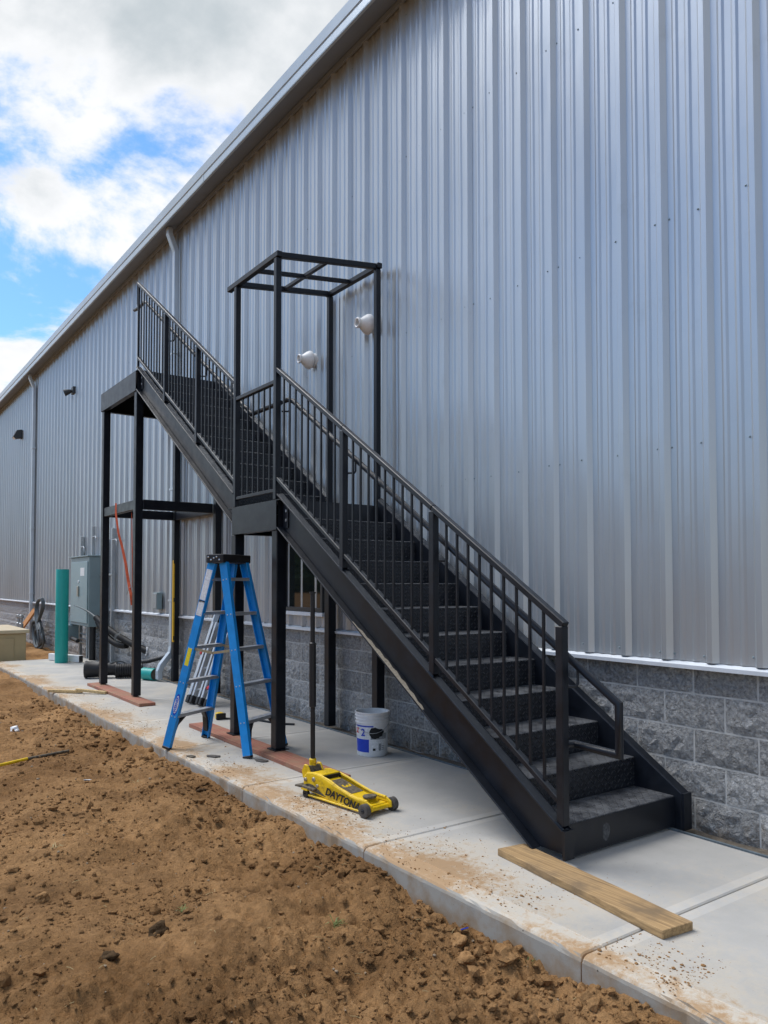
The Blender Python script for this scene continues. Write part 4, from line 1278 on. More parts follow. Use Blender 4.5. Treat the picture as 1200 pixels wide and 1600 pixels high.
yk.prism([(0.585, 0.10), (0.665, 0.12), (0.675, 0.17), (0.648, 0.215), (0.615, 0.215), (0.588, 0.175)], -0.066, -0.050); yk.prism([(0.585, 0.10), (0.665, 0.12), (0.675, 0.17), (0.648, 0.215), (0.615, 0.215), (0.588, 0.175)], 0.050, 0.066)
yk.lathe([(0.024, -0.04), (0.026, 0.03), (0.021, 0.034), (0.0, 0.034)], (0.632, 0, 0.215), (0, 0, 1), 14)
yk.beam((0.632, -0.060, 0.185), (0.632, 0.060, 0.185), 0.05, 0.025)
jbuild(yk, 'handle_socket', M_YEL, bevel=0.004, seg=1)
jbuild(MB().prism([(0.585, 0.16), (0.61, 0.205), (0.65, 0.20), (0.66, 0.13), (0.60, 0.12)], -0.048, 0.048), 'socket_core', M_GRIME)
JM = JM0
jbuild(MB().prism([(0.52, 0.078), (0.68, 0.082), (0.735, 0.072), (0.735, 0.060), (0.66, 0.062), (0.53, 0.062)], -0.115, 0.115), 'rear_step', M_GRIME, bevel=0.004)
JM = JM0 @ Matrix.Translation((0.030, 0.012, 0))
hd = MB().tube([(0.632, 0, 0.22), (0.632, 0.002, 0.60), (0.632, 0.003, 0.613)], 0.0165, 12)
jh = jbuild(hd, 'handle', M_BLACKP, smooth=True)
jbuild(MB().tube([(0.632, 0.003, 0.605), (0.632, 0.003, 0.612), (0.632, 0.005, 1.055), (0.632, 0.005, 1.062)], 0.0245, 14, radii=[0.017, 0.0245, 0.0245, 0.017]), 'grip_sleeve', M_BLACKP, jh, smooth=True)
jbuild(MB().tube([(0.632, 0.005, 1.06), (0.632, 0.006, 1.405), (0.632, 0.006, 1.406), (0.632, 0.006, 1.418)], 0.017, 12, radii=[0.0165, 0.0165, 0.0225, 0.0225]), 'handle_top', M_BLACKP, jh, smooth=True)
JM = JM0
# lettering on the side facing the soil; reads from rear to front
xm_ = 0.245
Tt = JM @ Matrix.Translation((xm_, 0.1008, 0.062)) @ Matrix(((-1, 0, 0, 0), (0, 0, 1, 0), (0, 1, 0, 0), (0, 0, 0, 1))) @ Matrix.Rotation(R(-7), 4, 'Z')
text_part('DAYTONA', 0.070, M_BLACKS, Tt, jack, shear=0.25, width=1.0, bold=0.0022, depth=0.0015)

# ------------------------------------------------------------------ bucket
BC = Vector((5.565, -3.84, 0.0))
bu = thing('bucket', BC, 'white plastic bucket with blue label and black spray blot near the block wall', 'bucket')
outp = [(0.0, 0.004), (0.118, 0.004), (0.126, 0.002), (0.130, 0.012), (0.1355, 0.14), (0.140, 0.27), (0.1415, 0.283), (0.149, 0.285), (0.149, 0.290), (0.1425, 0.293), (0.143, 0.312), (0.150, 0.314), (0.150, 0.319), (0.1435, 0.322), (0.144, 0.338), (0.151, 0.340), (0.151, 0.345), (0.1445, 0.348), (0.145, 0.362), (0.152, 0.366), (0.152, 0.374), (0.142, 0.375), (0.137, 0.28), (0.128, 0.05), (0.124, 0.012), (0, 0.012)]
MB().lathe(outp, BC, n=40).build('body', M_WHITEP, bu, smooth=True)
toC = math.atan2(-BC.y, -BC.x)          # the side turned to the viewer
def patch(a0, a1, z0, z1, mat, name, lift=0.0008, par=bu, outline=None):
    mb = MB(); na, nz_ = 14, 2
    rad = lambda z: 0.130 + (z - 0.012) / 0.258 * 0.010 + lift
    vs_ = []
    for j in range(nz_ + 1):
        for i in range(na + 1):
            z = z0 + (z1 - z0) * j / nz_; a = toC + R(a0 + (a1 - a0) * i / na)
            vs_.append((BC.x + math.cos(a) * rad(z), BC.y + math.sin(a) * rad(z), z))
    mb.add(vs_, [(j * (na + 1) + i, j * (na + 1) + i + 1, (j + 1) * (na + 1) + i + 1, (j + 1) * (na + 1) + i) for j in range(nz_) for i in range(na)])
    return mb.build(name, mat, par, smooth=True)
# negative angles lie to the left as seen
patch(-78, -10, 0.155, 0.268, M_WHITES, 'label', 0.0006)
patch(-78, 4, 0.254, 0.266, M_BLUES, 'label_band', 0.0012)
patch(-78, -12, 0.040, 0.150, M_BLUES, 'label_field', 0.0010)
patch(-8, 50, 0.045, 0.140, M_WHITES, 'label_panel', 0.0006)
patch(24, 34, 0.055, 0.115, M_GREYS, 'barcode', 0.0012); patch(2, 12, 0.055, 0.075, M_BLACKS, 'print_mark', 0.0012)
patch(-6, 58, 0.150, 0.20, M_GREYS, 'grimy_print', 0.0008)
for k, z in enumerate((0.06, 0.075, 0.09)): patch(36, 50, z, z + 0.006, M_GREYS, 'print_line', 0.0012)
# blot
mb = MB(); c0 = len(mb.v); cpa, cpz = 14.0, 0.205
vs_ = [(0, 0)]
nb = 26
for i in range(nb):
    a = 2 * math.pi * i / nb; q = 1 + 0.12 * math.sin(3 * a + 1) + random.uniform(-.10, .10)
    vs_.append((math.cos(a) * 27 * q, math.sin(a) * 0.047 * q))
vv = []
for (da, dz) in vs_:
    z = cpz + dz; a = toC + R(cpa + da); r_ = 0.130 + (z - 0.012) / 0.258 * 0.010 + 0.0030
    vv.append((BC.x + math.cos(a) * r_, BC.y + math.sin(a) * r_, z))
# extra ring so the blot follows the curve
ring2 = []
for i in range(nb):
    da, dz = vs_[i + 1][0] * 0.55, vs_[i + 1][1] * 0.55
    z = cpz + dz; a = toC + R(cpa + da); r_ = 0.130 + (z - 0.012) / 0.258 * 0.010 + 0.0030
    ring2.append((BC.x + math.cos(a) * r_, BC.y + math.sin(a) * r_, z))
mb.add(vv + ring2, [(0, 1 + nb + i, 1 + nb + (i + 1) % nb) for i in range(nb)] + [(1 + nb + i, 1 + i, 1 + (i + 1) % nb, 1 + nb + (i + 1) % nb) for i in range(nb)])
mb.build('spray_blot', M_BLOB, bu, smooth=True)
for body, size, mat, adeg, z in (('2', 0.085, M_BLUES, -34, 0.205), ('Z', 0.055, M_REDS, -62, 0.218)):
    a = toC + R(adeg); r_ = 0.1395 + 0.0018
    o_ = (BC.x + math.cos(a) * r_, BC.y + math.sin(a) * r_, z)
    text_part(body, size, mat, frame(o_, (-math.sin(a), math.cos(a), 0), (0, 0, 1)), bu, bold=0.002)
hb = []
for i in range(15):
    t = math.pi * i / 14
    a = toC + R(-92 + 184 * i / 14)
    hb.append((BC.x + math.cos(a) * 0.156, BC.y + math.sin(a) * 0.156, 0.335 - 0.13 * math.sin(t)))
MB().tube(hb, 0.0022, 6).build('handle', M_GALV, bu, smooth=True)

# ------------------------------------------------------------------ folded aluminium ladder behind the blue one
al = thing('folding_ladder', (9.0, -3.66, 0), 'folded aluminium multi-position ladder leaning behind the blue stepladder', 'ladder')
a0 = Vector((9.25, -3.63, 0.03)); a1 = Vector((8.78, -3.66, 0.03)); lean = Vector((0.28, -0.47, 1.02)).normalized(); ux = (a1 - a0).normalized()
nn = ux.cross(lean).normalized()
for k, off in enumerate((0.0, 0.085, 0.17, 0.33, 0.41, 0.49)):
    p = a0 + ux * off + nn * (0.03 if 0 < k < 5 else 0)
    r = MB().beam(p, p + lean * (1.2 if k in (0, 5) else 1.05), 0.036, 0.07, up=nn).build('rail', M_ALU, al, bevel=0.004, seg=1)
    MB().beam(p - lean * 0.03, p + lean * 0.06, 0.05, 0.085, up=nn).build('foot', M_BLACKP, r, bevel=0.006, seg=1)
for k in range(4):
    h = 0.16 + 0.28 * k
    MB().tube([a0 + lean * h + nn * 0.012, a0 + ux * 0.49 + lean * h + nn * 0.012], 0.020, 8).build('rung', M_ALU, al, smooth=True)
for off, h in ((0.47, 0.20), (0.47, 0.95), (0.0, 0.62), (0.47, 0.62)):
    p = a0 + ux * off + lean * h + nn * 0.04
    MB().lathe([(0, 0.018), (0.024, 0.014), (0.024, 0), (0, 0)], p, nn, 12).build('lock_knob', M_REDCAP, al, smooth=True)
for off in (0.05, 0.42):
    p = a0 + ux * off
    MB().beam(p + lean * 0.12, p + lean * 0.98, 0.05, 0.025, up=nn).build('inner_section', M_BLACKP, al)

# ------------------------------------------------------------------ wall fixtures
def vent(xc, z, label):
    v = thing('vent_cap', (xc, PAN_Y, z), label, 'vent cap', 'white vent caps on the wall')
    o = Vector((xc, PAN_Y + 0.02, z)); ax = Vector((0.05, 1, -0.03)).normalized()
    MB().lathe([(0, 0.0), (0.078, 0.0), (0.078, 0.035), (0.066, 0.040), (0.066, 0.048), (0.090, 0.053), (0.100, 0.064), (0.100, 0.078), (0.088, 0.104), (0.054, 0.150), (0.041, 0.168), (0.041, 0.182), (0.050, 0.185), (0.051, 0.200), (0.042, 0.205), (0.033, 0.200), (0.033, 0.16)], o, ax, 28).build('cone', M_WHITEP, v, smooth=True)
    MB().lathe([(0, 0.165), (0.0325, 0.165)], o, ax, 20).build('opening', M_CAB, v)
    return v
vent(7.34, 3.93, 'white cone-shaped vent cap on the metal wall inside the canopy frame')
vent(6.19, 4.01, 'white cone-shaped vent cap half hidden by the near canopy post')


def wall_light(xc, z, label):
    t = thing('wall_light', (xc, PAN_Y, z), label, 'wall light', 'dark wall lights near the eave')
    MB().prism([(-4.28, z + 0.15), (-4.15, z + 0.12), (-4.06, z - 0.07), (-4.12, z - 0.12), (-4.28, z - 0.09)], xc - 0.10, xc + 0.10, 'x').build('housing', M_FIXT, t, bevel=0.008)
    MB().box((xc - 0.07, -4.30, z - 0.11), (xc + 0.07, -4.278, z + 0.13)).build('back_plate', M_FIXT, t)
    MB().prism([(-4.115, z - 0.123), (-4.065, z - 0.083), (-4.060, z - 0.088), (-4.115, z - 0.132)], xc - 0.08, xc + 0.08, 'x').build('lens', M_WHITEP, t)
wall_light(23.7, 5.66, 'dark wedge-shaped wall light left of the far downspout')
t = thing('wall_light', (17.85, PAN_Y, 5.75), 'small dark floodlight high on the wall left of the staircase', 'wall light', 'dark wall lights near the eave')
MB().box((17.76, -4.30, 5.66), (17.94, -4.24, 5.82)).build('mounting_box', M_FIXT, t, bevel=0.008)
MB().lathe([(0.03, 0), (0.05, 0.05), (0.075, 0.16), (0.07, 0.165), (0.0, 0.15)], (17.85, -4.235, 5.73), (0.35, 0.85, -0.35), 14).build('lamp_head', M_FIXT, t, smooth=True)

jb = thing('junction_box', (12.2, PAN_Y, 1.2), 'small grey box on the wall left of the near downspout', 'electric box')
MB().box((12.10, -4.285, 1.06), (12.30, -4.20, 1.33)).build('box', M_CAB, jb, bevel=0.006)
MB().box((12.115, -4.20, 1.075), (12.285, -4.193, 1.315)).build('cover', M_GALV, jb, bevel=0.003, seg=1)

M_LEVEL = pm('level_yellow', (0.72, 0.42, 0.015), 0.45, var=0.1, vscale=20)
# yellow level standing against the far tower post
lv = thing('spirit_level', (11.27, -4.16, 0.6), 'long yellow spirit level held upright against the far wall-side post', 'level')
MB().box((11.245, -4.172, 0.60), (11.29, -4.150, 1.82)).build('body', M_LEVEL, lv, bevel=0.003, seg=1)
for z in (0.63, 1.20, 1.77):
    MB().box((11.241, -4.168, z), (11.2447, -4.154, z + 0.06)).build('vial_window', M_BLACKP, lv)

# orange strap hanging from the brace
sr = thing('strap', (10.6, -3.22, 1.2), 'orange ratchet strap hanging from the brace of the far tower', 'strap')
def ribbon(pts, w, tw0=0.0, tw1=0.0):
    mb = MB(); n = len(pts)
    for i, p in enumerate(pts):
        a = tw0 + (tw1 - tw0) * i / (n - 1); dx = Vector((math.cos(a), math.sin(a), 0)) * w / 2
        p = Vector(p); mb.v += [tuple(p - dx), tuple(p + dx), tuple(p + dx + Vector((0.002, 0.002, 0))), tuple(p - dx + Vector((0.002, 0.002, 0)))]
    mb.f = [(i * 4 + k, i * 4 + (k + 1) % 4, (i + 1) * 4 + (k + 1) % 4, (i + 1) * 4 + k) for i in range(n - 1) for k in range(4)]
    return mb
ribbon([(10.70, -3.134, 2.57), (10.69, -3.132, 2.42), (10.62, -3.15, 2.15), (10.56, -3.18, 1.98), (10.46, -3.20, 1.75), (10.36, -3.21, 1.5), (10.24, -3.21, 1.32), (10.19, -3.21, 1.19)], 0.036, 0.2, 1.4).build('webbing', M_ORANGE, sr)
ribbon([(10.35, -3.24, 2.42), (10.33, -3.24, 2.15), (10.27, -3.23, 1.8), (10.22, -3.22, 1.42)], 0.012, 0.2, 1.4).build('loose_end', M_ORANGE, sr)
MB().tube([(10.42, -3.21, 1.33), (10.34, -3.21, 1.41), (10.26, -3.21, 1.43)], 0.006, 6).build('hook', M_GALV, sr, smooth=True)

# ------------------------------------------------------------------ electrical gear at the far end
cb = thing('electrical_cabinet', (15.95, -4.15, 0.65), 'grey-blue electrical cabinet on struts behind the teal pipe', 'electric cabinet')
MB().box((15.34, -4.26, 0.64), (16.72, -4.0, 1.99)).build('body', M_CAB, cb, bevel=0.012)
MB().box((15.40, -3.999, 0.70), (16.66, -3.982, 1.90)).build('door', M_CABD, cb, bevel=0.008)
MB().box((15.32, -4.27, 1.99), (16.74, -3.97, 2.015)).build('rain_lid', M_CAB, cb, bevel=0.006)
MB().box((15.98, -3.981, 1.22), (16.06, -3.955, 1.42)).build('handle', M_BOLT, cb, bevel=0.006)
MB().lathe([(0, 0.012), (0.03, 0.010), (0.03, 0)], (16.02, -3.982, 1.51), (0, 1, 0), 12).build('lock', M_WHITES, cb)
for x, z0, z1 in ((16.85, -0.05, 2.45), (15.98, 1.99, 2.62), (14.62, -0.02, 2.50)):
    s = MB().box((x - 0.035, -4.27, z0), (x + 0.035, -4.21, z1)).build('strut', M_GALV, cb, bevel=0.004, seg=1)
    MB().tube([(x - 0.04, -4.22, z1 - 0.22), (x - 0.30, -4.20, z1 - 0.22), (x - 0.34, -4.20, z1 - 0.26), (x - 0.34, -4.20, z1 - 0.34)], 0.012, 6).build('strut_hook', M_GALV, s, smooth=True)
MB().box((14.55, -4.24, 1.62), (16.9, -4.20, 1.66)).build('cross_strut', M_GALV, cb)
for x, r_, y, mat in ((15.42, 0.06, -4.10, M_BLACKP), (15.62, 0.022, -4.10, M_GALV), (15.80, 0.022, -4.10, M_GALV), (15.95, 0.016, -4.15, M_GALV), (14.9, 0.045, -4.22, M_GALV)):
    MB().tube([(x, y, -0.06), (x, y, 0.655 if x > 15 else 2.3)], r_, 12).build('conduit', mat, cb, smooth=True)
for z in (0.26, 0.34, 0.44):
    MB().tube([(14.75, -4.19, z), (16.7, -4.19, z)], 0.016, 8).build('conduit', M_GALV, cb, smooth=True)
MB().box((16.66, -4.16, 0.30), (16.92, -3.90, 0.62)).build('side_box', M_CAB, cb, bevel=0.01)
MB().tube([(16.79, -4.05, 0.62), (16.79, -4.05, 0.78)], 0.05, 12).build('conduit', M_CAB, cb, smooth=True)
MB().tube([(16.6, -4.0, 0.36), (16.1, -4.0, 0.33)], 0.04, 10).build('conduit', M_BLACKP, cb, smooth=True)

MB().box((15.60, -3.9815, 1.62), (15.90, -3.9795, 1.78)).build('name_plate', M_WHITES, cb)
tp = thing('upright_pipe', (15.25, -3.50, 0.0), 'teal plastic pipe standing upright on the walk in front of the cabinet', 'pipe')
MB().lathe([(0.114, 0.0), (0.115, 0.004), (0.115, 1.73), (0.113, 1.735), (0.104, 1.735), (0.104, 0.0)], (15.25, -3.50, 0.001), n=32, closed=True).build('tube', M_TEAL, tp, smooth=True)
tp2 = thing('pipe_offcut', (11.82, -3.93, 0.09), 'short teal pipe offcut lying by the foot of the near downspout', 'pipe')
MB().lathe([(0.092, 0), (0.092, 0.26), (0.083, 0.26), (0.083, 0)], (11.62, -4.02, 0.093), (0.93, 0.36, 0), 28, closed=True).build('tube', M_TEAL, tp2, smooth=True)
MB().lathe([(0.0, 0.03), (0.0828, 0.03)], (11.62, -4.02, 0.093), (0.93, 0.36, 0), 20).build('packed_soil', M_GRAVEL, tp2)

dsx = thing('downspout_offcut', (15.55, -3.62, 0), 'white length of downspout lying behind the teal pipe', 'downspout')
c = Vector((15.05, -3.80, 0.07)); d_ = Vector((0.80, 0.36, 0)); 
MB().beam(c, c + d_, 0.10, 0.13).build('shell', M_WHITEP, dsx, bevel=0.012)
MB().beam(c - d_ * 0.004, c + d_ * 0.02, 0.082, 0.112).build('opening', M_BLACKP, dsx)

def corrugated(prof_n, pitch, r0, dr):
    out = []
    for i in range(prof_n):
        z = i * pitch
        out += [(r0, z), (r0 + dr, z + pitch * 0.2), (r0 + dr, z + pitch * 0.6), (r0, z + pitch * 0.8)]
    return out
dp = thing('drain_pipe', (12.3, -3.35, 0.13), 'black drain fitting lying on the walk behind the far tower post', 'drain pipe')
MB().lathe([(0.115, 0), (0.13, 0.0), (0.135, 0.02), (0.125, 0.05), (0.122, 0.20), (0.128, 0.22), (0.115, 0.26), (0.10, 0.34), (0.10, 0.44), (0.108, 0.445), (0.108, 0.47), (0.09, 0.47), (0.09, 0.02)], (12.55, -3.23, 0.137), (-0.42, -0.91, 0), 26).build('fitting', M_BLACKP, dp, smooth=True)
MB().tube([(12.35, -3.67 + 0.17 * math.cos(a), 0.13 + 0.125 * math.sin(a)) for a in np.linspace(0, math.pi, 14)], 0.012, 6).build('strap_ring', M_CABLE, dp, smooth=True)
dp2 = thing('drain_pipe', (12.1, -3.78, 0.12), 'short black corrugated drain pipe lying between the far tower posts', 'drain pipe')
MB().lathe(corrugated(12, 0.034, 0.100, 0.012), (12.28, -3.62, 0.114), (-0.35, -0.94, 0), 26).build('corrugated_tube', M_BLACKP, dp2, smooth=False)
MB().lathe([(0, 0.02), (0.098, 0.02)], (12.28, -3.62, 0.114), (-0.35, -0.94, 0), 20).build('opening', M_GRIME, dp2)
dp3 = thing('flexible_conduit', (11.9, -4.1, 0.2), 'thin black corrugated conduit running along the wall to the near downspout', 'conduit')
pts = [Vector((12.55, -3.98, 0.20)), Vector((12.2, -4.10, 0.24)), Vector((11.9, -4.20, 0.31)), Vector((11.65, -4.25, 0.37))]
cp = []; rad = []
for i in range(46):
    u = i / 45 * 3; k = min(2, int(u)); cp.append(pts[k].lerp(pts[k + 1], u - k)); rad.append(0.026 if i % 2 else 0.034)
MB().tube(cp, 0.03, 10, radii=rad).build('tube', M_BLACKP, dp3)

M_JACKET = pm('black_cable_jacket', (0.006, 0.006, 0.0065), 0.6, var=0.2, spec=0.2)
sc_ = thing('service_cable', (13.4, -4.2, 0.5), 'pair of thick black cables curving out of the block wall towards the cabinet', 'cable')
def bez(p, n=22):
    p = [Vector(q) for q in p]
    return [p[0] * (1 - t) ** 3 + p[1] * 3 * t * (1 - t) ** 2 + p[2] * 3 * t * t * (1 - t) + p[3] * t ** 3 for t in np.linspace(0, 1, n)]
MB().tube(bez([(12.95, -4.35, 0.33), (13.5, -4.15, 0.47), (14.1, -4.05, 0.60), (14.72, -3.98, 0.84)]), 0.058, 12).build('sleeve', M_JACKET, sc_, smooth=True)
MB().tube(bez([(13.55, -4.18, 0.40), (13.9, -4.05, 0.36), (14.2, -4.0, 0.52), (14.6, -3.98, 0.77)]), 0.056, 12).build('sleeve', M_JACKET, sc_, smooth=True)
MB().tube(bez([(14.70, -3.98, 0.83), (14.95, -3.95, 0.90), (15.1, -3.92, 0.98), (15.62, -3.80, 1.05)]), 0.02, 8, radii=list(np.linspace(0.026, 0.008, 22))).build('bare_end', M_CABLE, sc_, smooth=True)
MB().lathe([(0.05, 0), (0.075, 0), (0.075, 0.02), (0.05, 0.02)], (12.95, -4.335, 0.33), (0.2, 1, 0.1), 16, closed=True).build('collar', M_WHITES, sc_, smooth=True)
tw_ = [(13.62 + 0.10 * k / 40 + 0.05 * math.sin(k * 1.1), -4.06 + 0.05 * math.cos(k * 1.1), 0.52 + 0.10 * math.sin(k * 0.55)) for k in range(40)]
MB().tube(tw_, 0.002, 5).build('tie_wire', M_CABLE, sc_, smooth=True)

tb = thing('utility_box', (17.3, -2.95, -0.1), 'tan metal utility enclosure at the far end of the walk', 'utility box')
MB().box((16.45, -3.12, -0.14), (18.6, -2.0, 0.50)).build('body', M_TAN, tb, bevel=0.015)
MB().box((16.40, -3.17, 0.50), (18.65, -1.95, 0.57)).build('lid', M_TANT, tb, bevel=0.012)
MB().box((16.432, -2.90, -0.10), (16.449, -2.05, 0.41)).build('front_panel', M_TAN, tb, bevel=0.006)
MB().lathe([(0, 0.004), (0.018, 0.004), (0.018, 0)], (16.431, -2.62, 0.31), (-1, 0, 0), 12).build('lock_hole', M_BLACKP, tb)
for dx, sd_ in ((0, 'right'), (0.35, 'left')):
    fit = thing('valve', (20.4 + dx, -3.75, 0.0), sd_ + ' one of two small grey valves rising behind the tan enclosure', 'valve', 'grey valves behind the tan enclosure')
    MB().lathe([(0.05, 0), (0.05, 0.5), (0.03, 0.52), (0.03, 0.62), (0.06, 0.64), (0.06, 0.70), (0, 0.72)], (20.4 + dx, -3.75, 0.0), n=10).build('body', M_GALV, fit, smooth=True)
    MB().beam((20.4 + dx - 0.08, -3.75, 0.71), (20.4 + dx + 0.08, -3.75, 0.71), 0.03, 0.02).build('handle', M_GALV, fit)

ck = thing('cable_coil', (20.2, -4.2, 0.9), 'coil of dark grey cable hung on the block wall beside the teal pipe', 'cable')
random.seed(4)
for k in range(5):
    rx = random.uniform(0.30, 0.52); rz_ = random.uniform(0.20, 0.34); cz = random.uniform(0.12, 0.28); cx = 20.35 + random.uniform(-.12, .12); ph = random.uniform(0, .6)
    pts = [(cx + rx * math.cos(a), -4.17 + 0.02 * k + 0.015 * math.sin(3 * a), cz + rz_ * math.sin(a) + 0.25 * ph * math.cos(a)) for a in np.linspace(0, 2 * math.pi, 30)]
    MB().tube(pts, 0.028, 7).build('loop', M_CABLE, ck, smooth=True)
for k in range(3):
    q = 0.10 * k
    pts = bez([(20.75 - q, -4.16 + .02 * k, 0.30), (20.4 - q, -4.12 + .02 * k, 0.62), (19.55 + q, -4.15 + .02 * k, 0.85), (20.0 - q / 2, -4.15 + .02 * k, 1.10)], 18) + bez([(20.0 - q / 2, -4.15 + .02 * k, 1.10), (20.7, -4.14 + .02 * k, 1.12), (20.6, -4.12 + .02 * k, 0.70), (20.0 + q, -4.12 + .02 * k, 0.35)], 18)[1:]
    MB().tube(pts, 0.028, 7).build('loop', M_CABLE, ck, smooth=True)
for k, (xa, za) in enumerate(((21.25, 0.80), (20.98, 0.83))):
    p = Vector((xa, -4.2, za)); q = Vector((xa + 1.05, -3.75, -0.22))
    o = MB().beam(q, p, 0.14, 0.04, up=(0, 1, 0.3)).build('wood_offcut', M_WOODO, bevel=0.004, seg=1)
    tag(o, ('left' if k == 0 else 'right') + ' one of two orange-brown boards leaning on the wall by the far downspout', 'board', 'orange boards leaning on the wall')

# thin stick lying on the walk edge, broken in the middle
sk = thing('wood_stick', (10.9, -2.75, 0), 'pale split wood stake lying on the walk beside the far red board', 'stake')
MB().beam((11.22, -2.42, 0.022), (10.85, -2.76, 0.026), 0.05, 0.036).build('piece', M_WOODP, sk, bevel=0.003, seg=1)
MB().beam((10.90, -2.70, 0.05), (10.58, -3.0, 0.022), 0.055, 0.034).build('piece', M_WOODP, sk, bevel=0.003, seg=1)

# scraps on the walk
random.seed(21)
def scrap(x, y, sx, sy, rz, label, mat=M_RUBBER, h=0.009):
    mb = MB(); n = 6
    pts = [(sx * math.cos(2 * math.pi * (i + random.uniform(-.3, .3)) / n) * random.uniform(.6, 1.15), sy * math.sin(2 * math.pi * (i + random.uniform(-.3, .3)) / n) * random.uniform(.5, 1.2)) for i in range(n)]
    mb.prism(pts, 0, h, 'z')
    o = mb.build('rubber_scrap', mat, bevel=0.003, seg=1)
    o.location = (x, y, 0.002); o.rotation_euler = (0.03, 0, rz)
    tag(o, label, 'scrap', 'dark scraps on the walk')
scrap(6.25, -2.68, 0.085, 0.04, 0.5, 'dark flat scrap on the walk between the ladder feet')
scrap(6.36, -2.52, 0.075, 0.028, 0.2, 'grey flat scrap nearest the walk edge below the ladder', M_GRIME)
scrap(5.87, -2.93, 0.10, 0.05, 0.2, 'dark flat scrap beside the near ladder foot')
tm = thing('tape_measure', (7.95, -3.46, 0), 'yellow and black tape measure on the walk behind the ladder', 'tape measure')
MB().box((7.90, -3.50, 0.002), (7.98, -3.42, 0.075)).build('case', M_YEL, tm, bevel=0.015)
MB().box((7.885, -3.515, 0.002), (7.915, -3.405, 0.07)).build('bumper', M_BLACKP, tm, bevel=0.01)
MB().tube([(7.9, -3.5, 0.01), (7.6, -3.75, 0.012), (7.25, -3.85, 0.01), (7.15, -3.95, 0.01)], 0.012, 6).build('lanyard', M_BLACKP, tm, smooth=True)

# ------------------------------------------------------------------ things on the soil
def gz(x, y): return float(soil_z(np.array([x]), np.array([y]))[0])


def big_clod(x, y, s, rz, label, mat, name='soil_clod', seed=1, cat='clod'):
    V, Fc = clod_shape(seed, 3)
    mb = MB(); mb.add((V * np.array(s)).tolist(), Fc)
    o = mb.build(name, mat, smooth=False)
    o.location = (x, y, gz(x, y) + s[2] * 0.35); o.rotation_euler = (0.1, 0.05, rz)
    return tag(o, label, cat)
big_clod(3.56, -1.26, (0.032, 0.062, 0.032), 0.6, 'large dark clod lying alone on the soil in the foreground', M_CLODD, seed=5)
big_clod(3.36, -0.98, (0.025, 0.035, 0.022), 0.2, 'small dark clod left of the large clod in the foreground', M_CLODD, seed=6)
big_clod(4.26, -0.90, (0.03, 0.035, 0.026), 0.2, 'round brown clod near the left edge of the soil', M_CLOD, seed=7)
big_clod(2.69, -2.33, (0.035, 0.045, 0.03), 0.8, 'brown clod against the walk edge beside the blue scrap', M_CLOD, seed=8)
big_clod(2.43, -2.37, (0.045, 0.05, 0.036), 0.3, 'pale brown clod leaning on the walk edge below the lumber board', M_CLOD, seed=9)
big_clod(2.53, -2.24, (0.035, 0.045, 0.026), 1.3, 'brown clod a step out from the walk edge in the foreground', M_CLOD, seed=10)
big_clod(2.06, -1.66, (0.016, 0.02, 0.012), 0.3, 'small pale pebble on the soil right of the grass tuft', M_STONE, 'pebble', 11, 'pebble')
big_clod(5.55, -2.28, (0.03, 0.035, 0.02), 0.3, 'dark clod on the soil near the walk edge below the ladder', M_CLODD, seed=12)

# scattered crumbs: far too many to count
def crumbs():
    shapes = [clod_shape(50 + k, 1) for k in range(6)]
    tiny = []
    for k in range(4):
        V, Fc = clod_shape(80 + k, 1)
        tiny.append((V, Fc))
    r = np.random.default_rng(3)
    allv = []; allf = []; off = 0
    N = 26000
    i = 0
    DD = 1.3 * (12 / 1.3) ** r.random(N * 4); TT = np.radians(r.uniform(-56, -3, N * 4))
    XX, YY = DD * np.cos(TT), DD * np.sin(TT)
    GZ_ = soil_z(XX, YY); CL_ = vnoise(XX * 2.1, YY * 2.1)
    j_ = -1
    while i < N and j_ < N * 4 - 1:
        j_ += 1
        # denser near the viewer and near the walk
        d, x, y = float(DD[j_]), float(XX[j_]), float(YY[j_])
        if y < EDGE_Y + 0.01: continue
        near = max(0, 1 - (y - EDGE_Y) / 0.5)
        clump = float(CL_[j_])
        if r.random() > 0.35 + 0.6 * near + 0.8 * clump: continue
        s = 0.0030 * math.exp(r.normal(0, 0.70)) * (1 + 0.9 * near * r.random()) * (0.65 + 0.16 * d)
        s = min(s, 0.032)
        V, Fc = shapes[r.integers(6)]
        a = r.random() * 6.28; ca, sa = math.cos(a), math.sin(a)
        P = V * np.array([s * r.uniform(.8, 1.3), s * r.uniform(.8, 1.3), s * r.uniform(.55, .9)])
        P = np.stack([P[:, 0] * ca - P[:, 1] * sa + x, P[:, 0] * sa + P[:, 1] * ca + y, P[:, 2]], -1)
        P[:, 2] += GZ_[j_] + s * 0.25
        allv.append(P); allf.append(np.array(Fc) + off); off += len(V)
        i += 1
    me = bpy.data.meshes.new('soil_crumbs'); me.from_pydata(np.concatenate(allv).tolist(), [], np.concatenate(allf).tolist()); me.materials.append(M_SOIL)
    o = bpy.data.objects.new('soil_crumbs', me); COL.objects.link(o)
    tag(o, 'loose crumbs of brown soil scattered over the ground', kind='stuff')
crumbs()

